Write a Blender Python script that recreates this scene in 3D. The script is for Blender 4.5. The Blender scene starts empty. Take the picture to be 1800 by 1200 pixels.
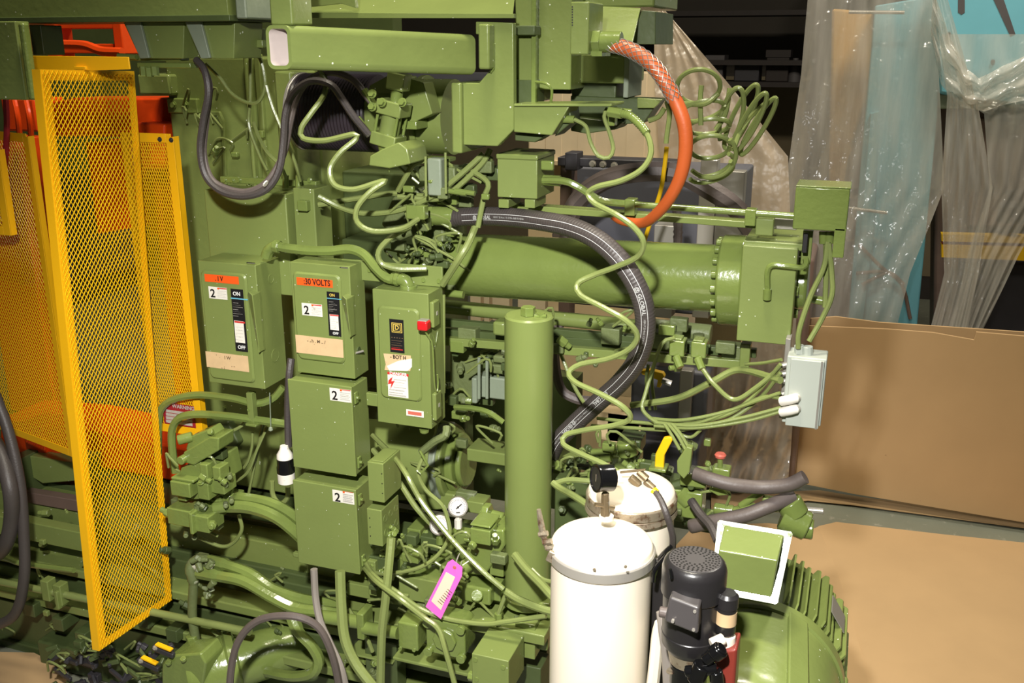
import bpy, bmesh, math, random
from mathutils import Vector, Matrix
random.seed(7)
V = Vector
SC = bpy.context.scene
COL = SC.collection

# ------------------------------------------------------------------ camera
CAMP = V((1.2, -2.9, 2.8)); YAW = math.radians(19.7); PITCH = math.radians(17.0); FPX = 1700.0
FW = V((-math.sin(YAW)*math.cos(PITCH), math.cos(YAW)*math.cos(PITCH), -math.sin(PITCH)))
RT = V((math.cos(YAW), math.sin(YAW), 0)); UP = RT.cross(FW)
cam = bpy.data.cameras.new('camera'); camo = bpy.data.objects.new('camera', cam); COL.objects.link(camo)
cam.sensor_width = 36; cam.lens = 36*FPX/1800; cam.clip_end = 100
camo.matrix_world = Matrix.Translation(CAMP) @ Matrix((RT, UP, -FW)).transposed().to_4x4()
SC.camera = camo

# ------------------------------------------------------------------ world and light
SC.view_settings.view_transform = 'Standard'; SC.view_settings.look = 'None'
SC.view_settings.exposure = 0.0; SC.view_settings.gamma = 1.0
try: SC.view_settings.use_curve_mapping = False
except Exception: pass
w = bpy.data.worlds.new('world'); SC.world = w; w.use_nodes = True
w.node_tree.nodes['Background'].inputs[0].default_value = (0.8, 0.78, 0.7, 1)
w.node_tree.nodes['Background'].inputs[1].default_value = 0.05
def area(name, loc, aim, size, power, col=(1, 1, 1), sy=None):
    l = bpy.data.lights.new(name, 'AREA'); l.energy = power; l.color = col
    l.size = size
    if sy: l.shape = 'RECTANGLE'; l.size_y = sy
    o = bpy.data.objects.new(name, l); COL.objects.link(o); o.location = loc
    o.rotation_euler = (V(aim)-V(loc)).to_track_quat('-Z', 'Y').to_euler(); return o
# the photographer's flash, held above and left of the lens
fl = bpy.data.lights.new('flash_head', 'SPOT'); fl.energy = 980; fl.color = (1, 0.98, 0.94); fl.shadow_soft_size = .07
fl.spot_size = math.radians(78); fl.spot_blend = 1.0
flo = bpy.data.objects.new('flash_head', fl); COL.objects.link(flo); flo.location = CAMP + UP*0.75 - RT*0.28
flo.rotation_euler = (CAMP + (FW - RT*0.10 - UP*0.23)*3.2 - flo.location).to_track_quat('-Z', 'Y').to_euler()
# hall lamps overhead
area('high_bay_lamp', (0.3, -0.75, 7.2), (0.4, 0.2, 1.0), 0.9, 340, (1, 0.92, 0.74))
area('high_bay_lamp', (2.5, 2.75, 6.0), (2.4, 1.9, 0.0), 0.8, 165, (1, 0.93, 0.8))

# ------------------------------------------------------------------ pixel helpers (1800 x 1200 survey of the photograph)
def ray(px, py): return FW + RT*((px-900)/FPX) - UP*((py-600)/FPX)
def at(px, py, Y): d = ray(px, py); return CAMP + d*((Y-CAMP.y)/d.y)
def atX(px, py, X): d = ray(px, py); return CAMP + d*((X-CAMP.x)/d.x)
def atZ(px, py, Z): d = ray(px, py); return CAMP + d*((Z-CAMP.z)/d.z)
def sc(px, py, Y): return (at(px, py, Y)-CAMP).dot(FW)/FPX

# ------------------------------------------------------------------ materials
def lin(c): return tuple(((x/255)/12.92 if x/255 <= .04045 else ((x/255+.055)/1.055)**2.4) for x in c)
MATS = {}
def mat(name, rgb, rough=.4, metal=0, var=.12, scale=6, bump=0, bscale=60, specks=0, coat=0, dirt=None, dscale=5, dlo=.55, dhi=.7, spec=.5):
    m = bpy.data.materials.new(name); m.use_nodes = True; MATS[name] = m
    nt = m.node_tree; n = nt.nodes; L = nt.links.new; b = n['Principled BSDF']
    b.inputs['Roughness'].default_value = rough; b.inputs['Metallic'].default_value = metal
    b.inputs['Coat Weight'].default_value = coat; b.inputs['Coat Roughness'].default_value = .12
    b.inputs['Specular IOR Level'].default_value = spec
    c = lin(rgb); tc = n.new('ShaderNodeTexCoord')
    no = n.new('ShaderNodeTexNoise'); no.inputs['Scale'].default_value = scale; no.inputs['Detail'].default_value = 5
    L(tc.outputs['Object'], no.inputs['Vector'])
    mx = n.new('ShaderNodeMix'); mx.data_type = 'RGBA'
    mx.inputs['A'].default_value = (*[x*(1-var) for x in c], 1); mx.inputs['B'].default_value = (*[min(1, x*(1+var)) for x in c], 1)
    L(no.outputs['Fac'], mx.inputs['Factor']); out = mx.outputs['Result']
    if dirt:
        nd = n.new('ShaderNodeTexNoise'); nd.inputs['Scale'].default_value = dscale; nd.inputs['Detail'].default_value = 7; nd.inputs['Roughness'].default_value = .65
        L(tc.outputs['Object'], nd.inputs['Vector'])
        r = n.new('ShaderNodeMapRange'); r.inputs[1].default_value = dlo; r.inputs[2].default_value = dhi; L(nd.outputs['Fac'], r.inputs[0])
        m2 = n.new('ShaderNodeMix'); m2.data_type = 'RGBA'; m2.inputs['B'].default_value = (*lin(dirt), 1)
        L(out, m2.inputs['A']); L(r.outputs[0], m2.inputs['Factor']); out = m2.outputs['Result']
    if specks:
        vo = n.new('ShaderNodeTexVoronoi'); vo.inputs['Scale'].default_value = specks; L(tc.outputs['Object'], vo.inputs['Vector'])
        n3 = n.new('ShaderNodeTexNoise'); n3.inputs['Scale'].default_value = 9; L(tc.outputs['Object'], n3.inputs['Vector'])
        mt = n.new('ShaderNodeMath'); mt.operation = 'MULTIPLY_ADD'; mt.inputs[1].default_value = .35; mt.inputs[2].default_value = -.122; L(n3.outputs['Fac'], mt.inputs[0])
        lt = n.new('ShaderNodeMath'); lt.operation = 'LESS_THAN'; L(vo.outputs['Distance'], lt.inputs[0]); L(mt.outputs[0], lt.inputs[1])
        m3 = n.new('ShaderNodeMix'); m3.data_type = 'RGBA'; m3.inputs['B'].default_value = (.72, .76, .6, 1)
        L(out, m3.inputs['A']); L(lt.outputs[0], m3.inputs['Factor']); out = m3.outputs['Result']
    L(out, b.inputs['Base Color'])
    if bump:
        nb = n.new('ShaderNodeTexNoise'); nb.inputs['Scale'].default_value = bscale; nb.inputs['Detail'].default_value = 2
        L(tc.outputs['Object'], nb.inputs['Vector'])
        bp = n.new('ShaderNodeBump'); bp.inputs['Strength'].default_value = bump; bp.inputs['Distance'].default_value = .002
        L(nb.outputs['Fac'], bp.inputs['Height']); L(bp.outputs['Normal'], b.inputs['Normal'])
    return m
GREEN = (117, 130, 71)
mat('green_paint', GREEN, .27, bump=.4, bscale=38, var=.14, specks=30)
mat('green_speckled', GREEN, .36, bump=.2, bscale=60, var=.08, specks=38)
mat('green_smooth', GREEN, .3, bump=.15, bscale=20, var=.05)
mat('green_wet', (112, 127, 65), .2, bump=.6, bscale=55, var=.18, coat=.4)
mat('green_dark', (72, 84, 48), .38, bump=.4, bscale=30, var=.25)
mat('green_hose', (122, 133, 77), .3, bump=.3, bscale=90, var=.15)
mat('green_rough', (100, 110, 68), .5, bump=1.0, bscale=70, var=.3, dirt=(150, 155, 130), dscale=9, dlo=.58, dhi=.75)
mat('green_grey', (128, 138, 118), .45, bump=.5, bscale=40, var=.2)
mat('yellow_paint', (240, 180, 18), .38, var=.06, bump=.1)
mat('yellow_mesh', (240, 190, 20), .35, var=.06)
mat('orange_paint', (228, 72, 14), .35, var=.15, bump=.2)
mat('orange_hose', (196, 92, 42), .45, var=.12, bump=.2, bscale=120)
mat('black_rubber', (66, 60, 58), .48, var=.25, bump=.4, bscale=140)
mat('grey_rubber', (92, 82, 78), .5, var=.25, bump=.4, bscale=80)
mat('cable_grey', (138, 130, 122), .5, var=.12)
mat('black_grille', (74, 70, 70), .4, var=.15)
mat('black_paint', (36, 34, 35), .32, var=.2, bump=.3, bscale=50)
mat('black_gloss', (16, 16, 17), .15, var=.1)
mat('bellows_black', (52, 44, 50), .28, var=.3, bump=.2)
mat('cream_paint', (240, 228, 208), .3, var=.03, bump=.12, bscale=12, dirt=(150, 100, 70), dscale=4.2, dlo=.7, dhi=.78)
mat('cream_rust', (240, 228, 208), .35, var=.04, bump=.2, bscale=20, dirt=(120, 78, 50), dscale=9, dlo=.58, dhi=.68)
mat('steel', (196, 190, 180), .3, metal=.55, var=.12)
mat('steel_rusty', (150, 138, 118), .4, metal=.5, var=.3, bump=.6, bscale=90, dirt=(96, 66, 44), dscale=30, dlo=.5, dhi=.64)
mat('brass_old', (120, 104, 78), .4, metal=.5, var=.3, bump=.5)
mat('galvanised', (150, 146, 138), .4, metal=.4, var=.15)
mat('grey_cabinet', (170, 176, 166), .4, var=.05)
mat('white_label', (225, 220, 208), .5, var=.06, dirt=(150, 140, 120), dscale=60, dlo=.62, dhi=.72)
mat('label_print', (176, 172, 164), .5, var=.3, scale=300)
mat('tan_label', (206, 176, 134), .55, var=.15, scale=25, dirt=(110, 84, 60), dscale=45, dlo=.66, dhi=.72)
mat('orange_label', (235, 88, 24), .5, var=.1, dirt=(70, 40, 20), dscale=120, dlo=.68, dhi=.72)
mat('black_label', (28, 27, 28), .35, var=.1)
mat('blue_label', (104, 176, 196), .45, var=.05)
mat('red_label', (196, 50, 44), .45, var=.1)
mat('red_plastic', (190, 30, 34), .25, var=.1)
mat('ink_black', (22, 20, 20), .5, var=.02)
mat('ink_white', (225, 225, 222), .5, var=.02)
mat('ink_gold', (206, 178, 84), .4, var=.02)
mat('ink_faded', (110, 90, 66), .5, var=.2)
mat('pink_tag', (242, 108, 206), .55, var=.03)
mat('maroon_sign', (150, 30, 44), .45, var=.15)
mat('cardboard', (188, 156, 114), .8, var=.1, scale=3, dirt=(96, 66, 44), dscale=22, dlo=.72, dhi=.76, spec=.2)
mat('cardboard_edge', (220, 180, 120), .8, var=.1, spec=.2)
mat('crate_wood', (214, 190, 148), .6, var=.12, scale=8)
mat('wood_pale', (226, 206, 172), .6, var=.12, scale=8)
mat('dark_wall', (52, 46, 38), .8, var=.3, scale=2)
mat('shelf_dark', (40, 32, 28), .7, var=.3)
mat('shelf_grey', (78, 74, 74), .6, var=.3)
mat('teal_paint', (112, 176, 190), .32, var=.06, bump=.1, bscale=20)
mat('tan_machine', (196, 152, 84), .5, var=.1)
mat('brown_machine', (112, 92, 82), .5, var=.3)
mat('blue_grey_machine', (88, 88, 96), .45, var=.2)
mat('dark_machine', (48, 46, 50), .5, var=.3)
mat('red_pump', (128, 50, 40), .4, var=.2)
mat('dial_white', (226, 222, 214), .4, var=.02)
mat('yellow_handle', (232, 184, 22), .35, var=.05)
mat('copper_red', (196, 100, 84), .4, var=.15)
def concrete():
    m = mat('concrete_floor', (122, 124, 108), .55, var=.25, scale=2.5, bump=.3, bscale=30, dirt=(160, 156, 140), dscale=14, dlo=.6, dhi=.75)
concrete()
def plastic(name, tint, alpha, rough=.16):
    m = bpy.data.materials.new(name); m.use_nodes = True; MATS[name] = m
    nt = m.node_tree; n = nt.nodes; L = nt.links.new
    for x in list(n): n.remove(x)
    o = n.new('ShaderNodeOutputMaterial'); t = n.new('ShaderNodeBsdfTransparent'); d = n.new('ShaderNodeBsdfDiffuse'); tr = n.new('ShaderNodeBsdfTranslucent'); g = n.new('ShaderNodeBsdfGlossy')
    t.inputs[0].default_value = (.96, .95, .92, 1); d.inputs[0].default_value = (*lin(tint), 1); tr.inputs[0].default_value = (*lin(tint), 1); g.inputs['Roughness'].default_value = rough
    a = n.new('ShaderNodeMixShader'); a.inputs[0].default_value = .4; L(d.outputs[0], a.inputs[1]); L(tr.outputs[0], a.inputs[2])
    tc = n.new('ShaderNodeTexCoord'); mp = n.new('ShaderNodeMapping'); mp.inputs['Scale'].default_value = (6, 6, .7); L(tc.outputs['Object'], mp.inputs[0])
    no = n.new('ShaderNodeTexNoise'); no.inputs['Scale'].default_value = 2.2; no.inputs['Detail'].default_value = 4; L(mp.outputs[0], no.inputs['Vector'])
    r = n.new('ShaderNodeMapRange'); r.inputs[1].default_value = .3; r.inputs[2].default_value = .7; r.inputs[3].default_value = max(0, alpha-.13); r.inputs[4].default_value = min(1, alpha+.13); L(no.outputs['Fac'], r.inputs[0])
    b = n.new('ShaderNodeMixShader'); L(r.outputs[0], b.inputs[0]); L(t.outputs[0], b.inputs[1]); L(a.outputs[0], b.inputs[2])
    lw = n.new('ShaderNodeLayerWeight'); lw.inputs['Blend'].default_value = .5
    pw = n.new('ShaderNodeMath'); pw.operation = 'POWER'; pw.inputs[1].default_value = 3.0; L(lw.outputs['Facing'], pw.inputs[0])
    fr = n.new('ShaderNodeMath'); fr.operation = 'MULTIPLY_ADD'; fr.inputs[1].default_value = .5; fr.inputs[2].default_value = .12; L(pw.outputs[0], fr.inputs[0])
    nb = n.new('ShaderNodeTexNoise'); nb.inputs['Scale'].default_value = 11; nb.inputs['Detail'].default_value = 2; L(tc.outputs['Object'], nb.inputs['Vector'])
    bp = n.new('ShaderNodeBump'); bp.inputs['Strength'].default_value = .9; bp.inputs['Distance'].default_value = .03; L(nb.outputs['Fac'], bp.inputs['Height']); L(bp.outputs[0], g.inputs['Normal']); L(bp.outputs[0], lw.inputs['Normal'])
    c = n.new('ShaderNodeMixShader'); L(fr.outputs[0], c.inputs[0]); L(b.outputs[0], c.inputs[1]); L(g.outputs[0], c.inputs[2]); L(c.outputs[0], o.inputs[0])
    return m
plastic('clear_sheet', (236, 230, 218), .46, .2)
plastic('milky_sheet', (226, 206, 180), .92, .4)
plastic('wrap_sheet', (206, 196, 182), .72)

# ------------------------------------------------------------------ geometry
ROOT = {}
def tag(o, label=None, cat=None, group=None, kind=None):
    for k, v in (('label', label), ('category', cat), ('group', group), ('kind', kind)):
        if v: o[k] = v
    return o
def T(name, label, cat, loc, group=None):
    o = bpy.data.objects.new(name, None); COL.objects.link(o); o.location = loc; o.empty_display_size = .05
    ROOT[o.name] = V(loc); return tag(o, label, cat, group)
def frame(t):
    t = V(t).normalized(); a = V((0, 0, 1)) if abs(t.z) < .9 else V((1, 0, 0))
    x = t.cross(a).normalized(); return x, x.cross(t).normalized(), t
def spline(pts, step=.012):
    pts = [V(p) for p in pts]
    if len(pts) == 2: return pts
    P = [pts[0]*2-pts[1]] + pts + [pts[-1]*2-pts[-2]]; out = []
    for i in range(1, len(P)-2):
        a, b, c, d = P[i-1:i+3]; n = max(2, int((c-b).length/step))
        for k in range(n):
            t = k/n
            out.append(.5*((2*b)+(c-a)*t+(2*a-5*b+4*c-d)*t*t+(3*b-a-3*c+d)*t**3))
    return out + [pts[-1]]
class G:
    def __init__(s): s.v = []; s.f = []
    def add(s, vs, fs):
        k = len(s.v); s.v += [V(p) for p in vs]; s.f += [tuple(i+k for i in f) for f in fs]; return s
    def box(s, a, b):
        x0, x1 = sorted((a[0], b[0])); y0, y1 = sorted((a[1], b[1])); z0, z1 = sorted((a[2], b[2]))
        return s.add([(x0, y0, z0), (x1, y0, z0), (x1, y1, z0), (x0, y1, z0), (x0, y0, z1), (x1, y0, z1), (x1, y1, z1), (x0, y1, z1)],
                     [(0, 3, 2, 1), (4, 5, 6, 7), (0, 1, 5, 4), (1, 2, 6, 5), (2, 3, 7, 6), (3, 0, 4, 7)])
    def prism(s, poly, vec):
        n = len(poly); vec = V(vec)
        return s.add([V(p) for p in poly]+[V(p)+vec for p in poly], [tuple(range(n)), tuple(range(2*n-1, n-1, -1))]+[(i, (i+1) % n, n+(i+1) % n, n+i) for i in range(n)])
    def beam(s, a, b, w, h, up=(0, 0, 1)):
        a, b = V(a), V(b); t = (b-a).normalized(); x = t.cross(V(up)).normalized(); y = x.cross(t)
        q = [x*w/2*i+y*h/2*j for i, j in ((-1, -1), (1, -1), (1, 1), (-1, 1))]
        return s.prism([a+p for p in q], b-a)
    def cyl(s, a, b, r0, r1=None, n=24, cap=True, ph=0):
        a, b = V(a), V(b); r1 = r0 if r1 is None else r1; x, y, t = frame(b-a)
        vs = [p+(x*math.cos(ph+2*math.pi*i/n)+y*math.sin(ph+2*math.pi*i/n))*r for p, r in ((a, r0), (b, r1)) for i in range(n)]
        fs = [(i, (i+1) % n, n+(i+1) % n, n+i) for i in range(n)]
        if cap: fs += [tuple(range(n)), tuple(range(2*n-1, n-1, -1))]
        return s.add(vs, fs)
    def lathe(s, a, ax, prof, n=32):          # prof: (distance along axis, radius)
        a = V(a); x, y, t = frame(ax); vs = []; fs = []
        for h, r in prof:
            vs += [a+t*h+(x*math.cos(2*math.pi*i/n)+y*math.sin(2*math.pi*i/n))*max(r, 1e-4) for i in range(n)]
        for k in range(len(prof)-1):
            fs += [(k*n+i, k*n+(i+1) % n, (k+1)*n+(i+1) % n, (k+1)*n+i) for i in range(n)]
        fs += [tuple(range(n)), tuple(range(len(prof)*n-1, (len(prof)-1)*n-1, -1))]
        return s.add(vs, fs)
    def tube(s, pts, r, n=8, step=.012, sm=True, rf=None):
        P = spline(pts, step) if sm else [V(p) for p in pts]
        t = (P[1]-P[0]).normalized(); x, y, _ = frame(t); vs = []; fs = []
        for k, p in enumerate(P):
            t2 = (P[min(k+1, len(P)-1)]-P[max(k-1, 0)]).normalized()
            x = (x-t2*x.dot(t2)).normalized(); y = t2.cross(x)
            rr = rf(k/(len(P)-1))*r if rf else r
            vs += [p+(x*math.cos(2*math.pi*i/n)+y*math.sin(2*math.pi*i/n))*rr for i in range(n)]
        for k in range(len(P)-1):
            fs += [(k*n+i, k*n+(i+1) % n, (k+1)*n+(i+1) % n, (k+1)*n+i) for i in range(n)]
        fs += [tuple(range(n)), tuple(range(len(P)*n-1, (len(P)-1)*n-1, -1))]
        return s.add(vs, fs)
    def grid(s, nu, nv, fn):
        return s.add([fn(i/nu, j/nv) for j in range(nv+1) for i in range(nu+1)], [(j*(nu+1)+i, j*(nu+1)+i+1, (j+1)*(nu+1)+i+1, (j+1)*(nu+1)+i) for j in range(nv) for i in range(nu)])
    def hexbolt(s, p, ax, r, h=None):
        p = V(p); ax = V(ax).normalized(); h = h or r
        return s.cyl(p, p+ax*h*.25, r*1.35, n=12).cyl(p+ax*h*.25, p+ax*h, r, n=6)
    def build(s, name, m, parent=None, bevel=0, smooth=35, norm=True, seg=2, wn=False):
        if parent is None:
            xs = [p.x for p in s.v]; ys = [p.y for p in s.v]; zs = [p.z for p in s.v]
            o0 = V(((min(xs)+max(xs))/2, (min(ys)+max(ys))/2, min(zs)))
        else: o0 = ROOT[parent.name]
        me = bpy.data.meshes.new(name); me.from_pydata([tuple(p-o0) for p in s.v], [], s.f)
        if norm:
            bm = bmesh.new(); bm.from_mesh(me); bmesh.ops.recalc_face_normals(bm, faces=bm.faces); bm.to_mesh(me); bm.free()
        me.materials.append(MATS[m]); o = bpy.data.objects.new(name, me); COL.objects.link(o)
        if parent is None: o.location = o0
        else: o.parent = parent
        ROOT[o.name] = o0
        if smooth:
            me.polygons.foreach_set('use_smooth', [True]*len(me.polygons)); me.set_sharp_from_angle(angle=math.radians(smooth))
        if bevel:
            b = o.modifiers.new('bevel', 'BEVEL'); b.width = bevel; b.segments = seg; b.limit_method = 'ANGLE'; b.angle_limit = math.radians(40); b.harden_normals = False
        if bevel or wn: o.modifiers.new('weighted_normals', 'WEIGHTED_NORMAL').keep_sharp = True
        return o
def pb(x0, y0, x1, y1, Y, d, g=None):
    a = at(x0, y0, Y); b = at(x1, y1, Y); g = g or G(); return g.box((a.x, Y, a.z), (b.x, Y+d, b.z))
def pc(x0, y0, x1, y1, Y, d=None, back=None):
    """corner data of a box seen by its front top left and bottom right pixels"""
    a = at(x0, y0, Y); b = at(x1, y1, Y)
    if back: d = atX(back[0], back[1], b.x).y-Y
    return a.x, b.x, b.z, a.z, d
def pp(pts, Y=None): return [at(p[0], p[1], p[2] if len(p) > 2 else Y) for p in pts]
def pl(pts, Y, d, g=None):
    g = g or G(); return g.prism([at(p[0], p[1], Y) for p in pts], (0, d, 0))
def hose(name, label, pts, r, m='green_hose', Y=None, cat='hose', group=None, n=8, parent=None, rf=None, step=.012):
    P = pp(pts, Y); rr = r*sc(pts[0][0], pts[0][1], P[0].y)
    o = G().tube(P, rr, n, rf=rf, step=step).build(name, m, parent)
    if parent is None: tag(o, label, cat, group)
    return o
def fmesh(body, size, extrude=.0003, bold=False):
    c = bpy.data.curves.new('lettering', 'FONT'); c.body = body; c.size = size; c.extrude = extrude; c.align_x = 'CENTER'; c.align_y = 'CENTER'; c.resolution_u = 3
    if bold: c.offset = size*.02
    o = bpy.data.objects.new('lettering', c); COL.objects.link(o)
    dg = bpy.context.evaluated_depsgraph_get(); me = bpy.data.meshes.new_from_object(o.evaluated_get(dg))
    vs = [v.co.copy() for v in me.vertices]; fs = [tuple(p.vertices) for p in me.polygons]
    bpy.data.objects.remove(o); bpy.data.curves.remove(c); bpy.data.meshes.remove(me); return vs, fs
def text(body, px, py, Y, hpx, m, parent, bold=True, sx=1, name='lettering', rot=0):
    c = at(px, py, Y); s = hpx*sc(px, py, Y)/.72
    vs, fs = fmesh(body, s, bold=bold); ca, sa = math.cos(rot), math.sin(rot)
    return G().add([c+V(((v.x*sx*ca-v.y*sa), -v.z-.0002, v.x*sx*sa+v.y*ca)) for v in vs], fs).build(name, m, parent, smooth=0, norm=False)
def decal(x0, y0, x1, y1, Y, m, parent, name='label', t=.0008):
    return pb(x0, y0, x1, y1, Y-t, t, None).build(name, m, parent, smooth=0)
# ================================================================== SETTING
G().box((-7, -4, -.1), (9, 9.2, 0)).build('floor', 'concrete_floor')['kind'] = 'structure'
mat('wall_brown', (112, 100, 76), .8, var=.15)
zw = at(1300, 134, 9).z
G().box((-7, 9, zw), (9, 9.2, 5)).build('wall_back', 'dark_wall')['kind'] = 'structure'  # dark colour stands in for the unlit upper part of the hall
G().box((-7, 9, 0), (9, 9.2, zw)).build('wall_back_lower_1', 'wall_brown')['kind'] = 'structure'  # lower part of the back wall, its greater brightness put into the colour
G().box((-7.2, -4, 0), (-7, 9.2, 5)).build('wall_left', 'dark_wall')['kind'] = 'structure'
G().box((-7, 8.9, 0), (9, 9, .25)).build('baseboard_back', 'shelf_dark')['kind'] = 'structure'

# ---- far storage rack
t = T('storage_rack', 'dark storage rack with shelves against the far back wall', 'rack', (1.2, 8.0, 0))
xa = at(1110, 60, 8).x; xb = at(1440, 60, 8).x
for x in (xa, xb):
    G().box((x-.05, 7.9, 0), (x+.05, 8.5, 3.6)).build('upright', 'shelf_dark', t)
for z in (at(1200, 142, 8).z, at(1200, 105, 8).z, at(1200, 20, 8).z):
    G().box((xa, 7.9, z-.05), (xb, 8.5, z)).build('shelf', 'shelf_dark', t)
for i, (x, y, ww, h, lab, m) in enumerate(((1240, 135, 30, 42, 'grey crate on the far dark rack, nearest the tan plastic sheet', 'shelf_grey'), (1290, 137, 44, 34, 'low dark box in the middle of the far rack shelf', 'dark_machine'), (1345, 137, 40, 52, 'taller brown box on the far rack beside the clear sheeting', 'shelf_dark'))):
    z0 = at(1200, 142, 8).z; a = at(x, y, 8); b = at(x+ww, y, 8); hh = h*sc(x, y, 8)
    k = T('storage_box', lab, 'box', (a.x, 8.1, z0)); G().box((a.x, 8.0, z0+.001), (b.x, 8.3, z0+hh)).build('carton', m, k, .01); G().box((a.x-.01, 7.99, z0+hh*.8), (b.x+.01, 8.31, z0+hh+.01)).build('lid', m, k)
for i, (x, lab) in enumerate(((1185, 'dark jug on the far rack just right of the crate wrapping'), (1222, 'small dark canister beside the grey crate on the far rack'), (1395, 'short dark canister at the right end of the far rack'))):
    z0 = at(1200, 142, 8).z; a = at(x, 135, 8); tag(G().lathe((a.x, 8.1, z0), (0, 0, 1), [(0, .07), (.16, .07), (.2, .03), (.24, .03)], 12).build('canister', 'shelf_grey'), lab, 'canister')

# ================================================================== CARDBOARD AT THE RIGHT
YC = 3.05
def cardwall(name, label, pts, Y, d):
    return tag(pl(pts, Y, d).build(name, 'cardboard', None, .002), label, 'cardboard')
cardwall('standing_cardboard', 'large brown cardboard panel standing on edge behind the grey junction box', [(1418, 572), (1560, 578), (1640, 584), (1712, 597), (1716, 583), (2050, 612), (2050, 960), (1500, 868), (1385, 845), (1400, 600)], YC, .012)
cardwall('standing_cardboard', 'second cardboard panel just behind, its torn pale edge showing above the first', [(1412, 560), (1470, 556), (1545, 566), (1800, 583), (2050, 600), (2050, 800), (1400, 800)], YC+.07, .012)
z0 = .004
def sheet(label, pts, m='cardboard', th=.004):
    global z0
    P = [atZ(x, y, z0) for x, y in pts]; z0 += .0045
    return tag(G().prism(P, (0, 0, th)).build('cardboard_sheet', m, None), label, 'cardboard')
sheet('flat cardboard sheet on the floor running off the right edge, the farther one', [(1440, 925), (1470, 918), (1660, 940), (2100, 985), (2200, 1220), (1380, 1220), (1300, 1000)])
sheet('flat cardboard sheet on the floor nearest the electric motor', [(1220, 925), (1350, 920), (1440, 930), (1470, 1000), (1560, 1300), (1000, 1300), (1150, 1000)])
sheet('narrow pale cardboard strip on the floor along the foot of the standing panel', [(1250, 870), (1440, 862), (1500, 872), (1850, 918), (1850, 935), (1500, 888), (1420, 880), (1250, 900)])
sheet('brown cardboard scrap on the floor at the lower left corner', [(-300, 1140), (60, 1148), (115, 1175), (150, 1300), (-300, 1300)])

# ================================================================== BACKGROUND MACHINES UNDER PLASTIC
YT = 3.95
t = T('teal_machine', 'teal painted machine under clear plastic sheeting at the upper right', 'machine', at(1600, 600, YT) - V((0, 0, .6)))
pl([(1538, 10), (1655, -10), (1648, 200), (1600, 700), (1480, 700), (1512, 300)], YT, .5).build('side_panel', 'teal_paint', t, .01)
pl([(1640, -40), (1900, -40), (1900, 175), (1775, 185), (1650, 165)], YT-.1, .5).build('upper_panel', 'teal_paint', t, .02)
pl([(1530, 200), (1545, 195), (1535, 420), (1500, 700), (1485, 700), (1510, 430)], YT-.05, .06).build('edge_strip', 'teal_paint', t, .005)
for q in ([(1684, -20), (1696, -20), (1696, 22), (1690, 26), (1684, 22)], [(1742, -10), (1758, -20), (1785, 60), (1776, 64)]):
    pl(q, YT-.102, .001).build('painted_mark', 'shelf_grey', t)
for (x, y) in ((1745, 108), (1668, 60)):
    p = at(x, y, YT-.1); G().cyl(p, p-V((0, .012, 0)), .012, n=12).build('rivet', 'dark_machine', t)
G().cyl(at(1492, 21, YT-.2), at(1590, 22, YT-.2), .011, n=12).build('guide_rod', 'steel', t)
G().cyl(at(1490, 365, YT-.2), at(1560, 374, YT-.2), .011, n=12).build('guide_rod', 'steel', t)
for Q in ([(1510, 430), (1550, 470), (1585, 500), (1600, 560)], [(1505, 480), (1560, 478), (1590, 500)], [(1515, 500), (1545, 485), (1560, 478)]):
    G().tube(pp(Q, YT-.08), .012, 8).build('hose_line', 'brown_machine', t)
t = T('brown_machine', 'brown and black machine with yellow rails behind plastic at the right edge', 'machine', at(1720, 590, YT+.2) - V((0, 0, .6)))
pl([(1645, 200), (1665, 168), (1900, 190), (1900, 620), (1640, 620)], YT+.25, .5).build('body', 'brown_machine', t, .02)
pl([(1690, 205), (1900, 220), (1900, 400), (1700, 400)], YT+.15, .12).build('cover', 'brown_machine', t, .02)
pl([(1650, 165), (1900, 150), (1900, 188), (1652, 192)], YT-.02, .3).build('ledge', 'green_grey', t, .01)
pl([(1655, 412), (1900, 418), (1900, 430), (1655, 424)], YT-.1, .1).build('rail', 'yellow_handle', t)
pl([(1655, 430), (1900, 436), (1900, 462), (1655, 452)], YT-.1, .1).build('rail', 'yellow_handle', t)
pl([(1655, 424), (1900, 430), (1900, 437), (1655, 431)], YT-.06, .06).build('cable', 'maroon_sign', t)
pl([(1690, 462), (1900, 462), (1900, 640), (1690, 640)], YT, .3).build('lower_body', 'dark_machine', t, .02)
p = at(1775, 390, YT-.1); G().lathe(p, (0, 0, 1), [(0, .08), (.1, .08), (.14, .05), (.2, .05)], 20).build('cap', 'dark_machine', t)
t = T('tan_machine', 'tan machine column seen through clear plastic left of the teal machine', 'machine', at(1440, 590, YT+.3)-V((0, 0, .6)))
pl([(1462, 15), (1535, 20), (1530, 150), (1500, 250), (1495, 400), (1455, 400)], YT+.3, .5).build('column', 'tan_machine', t, .02)
pl([(1425, 330), (1510, 320), (1500, 700), (1410, 700)], YT+.2, .5).build('base', 'brown_machine', t, .02)
pl([(1490, 280), (1515, 230), (1510, 330), (1480, 345)], YT+.15, .1).build('bracket', 'brown_machine', t, .01)

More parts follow.
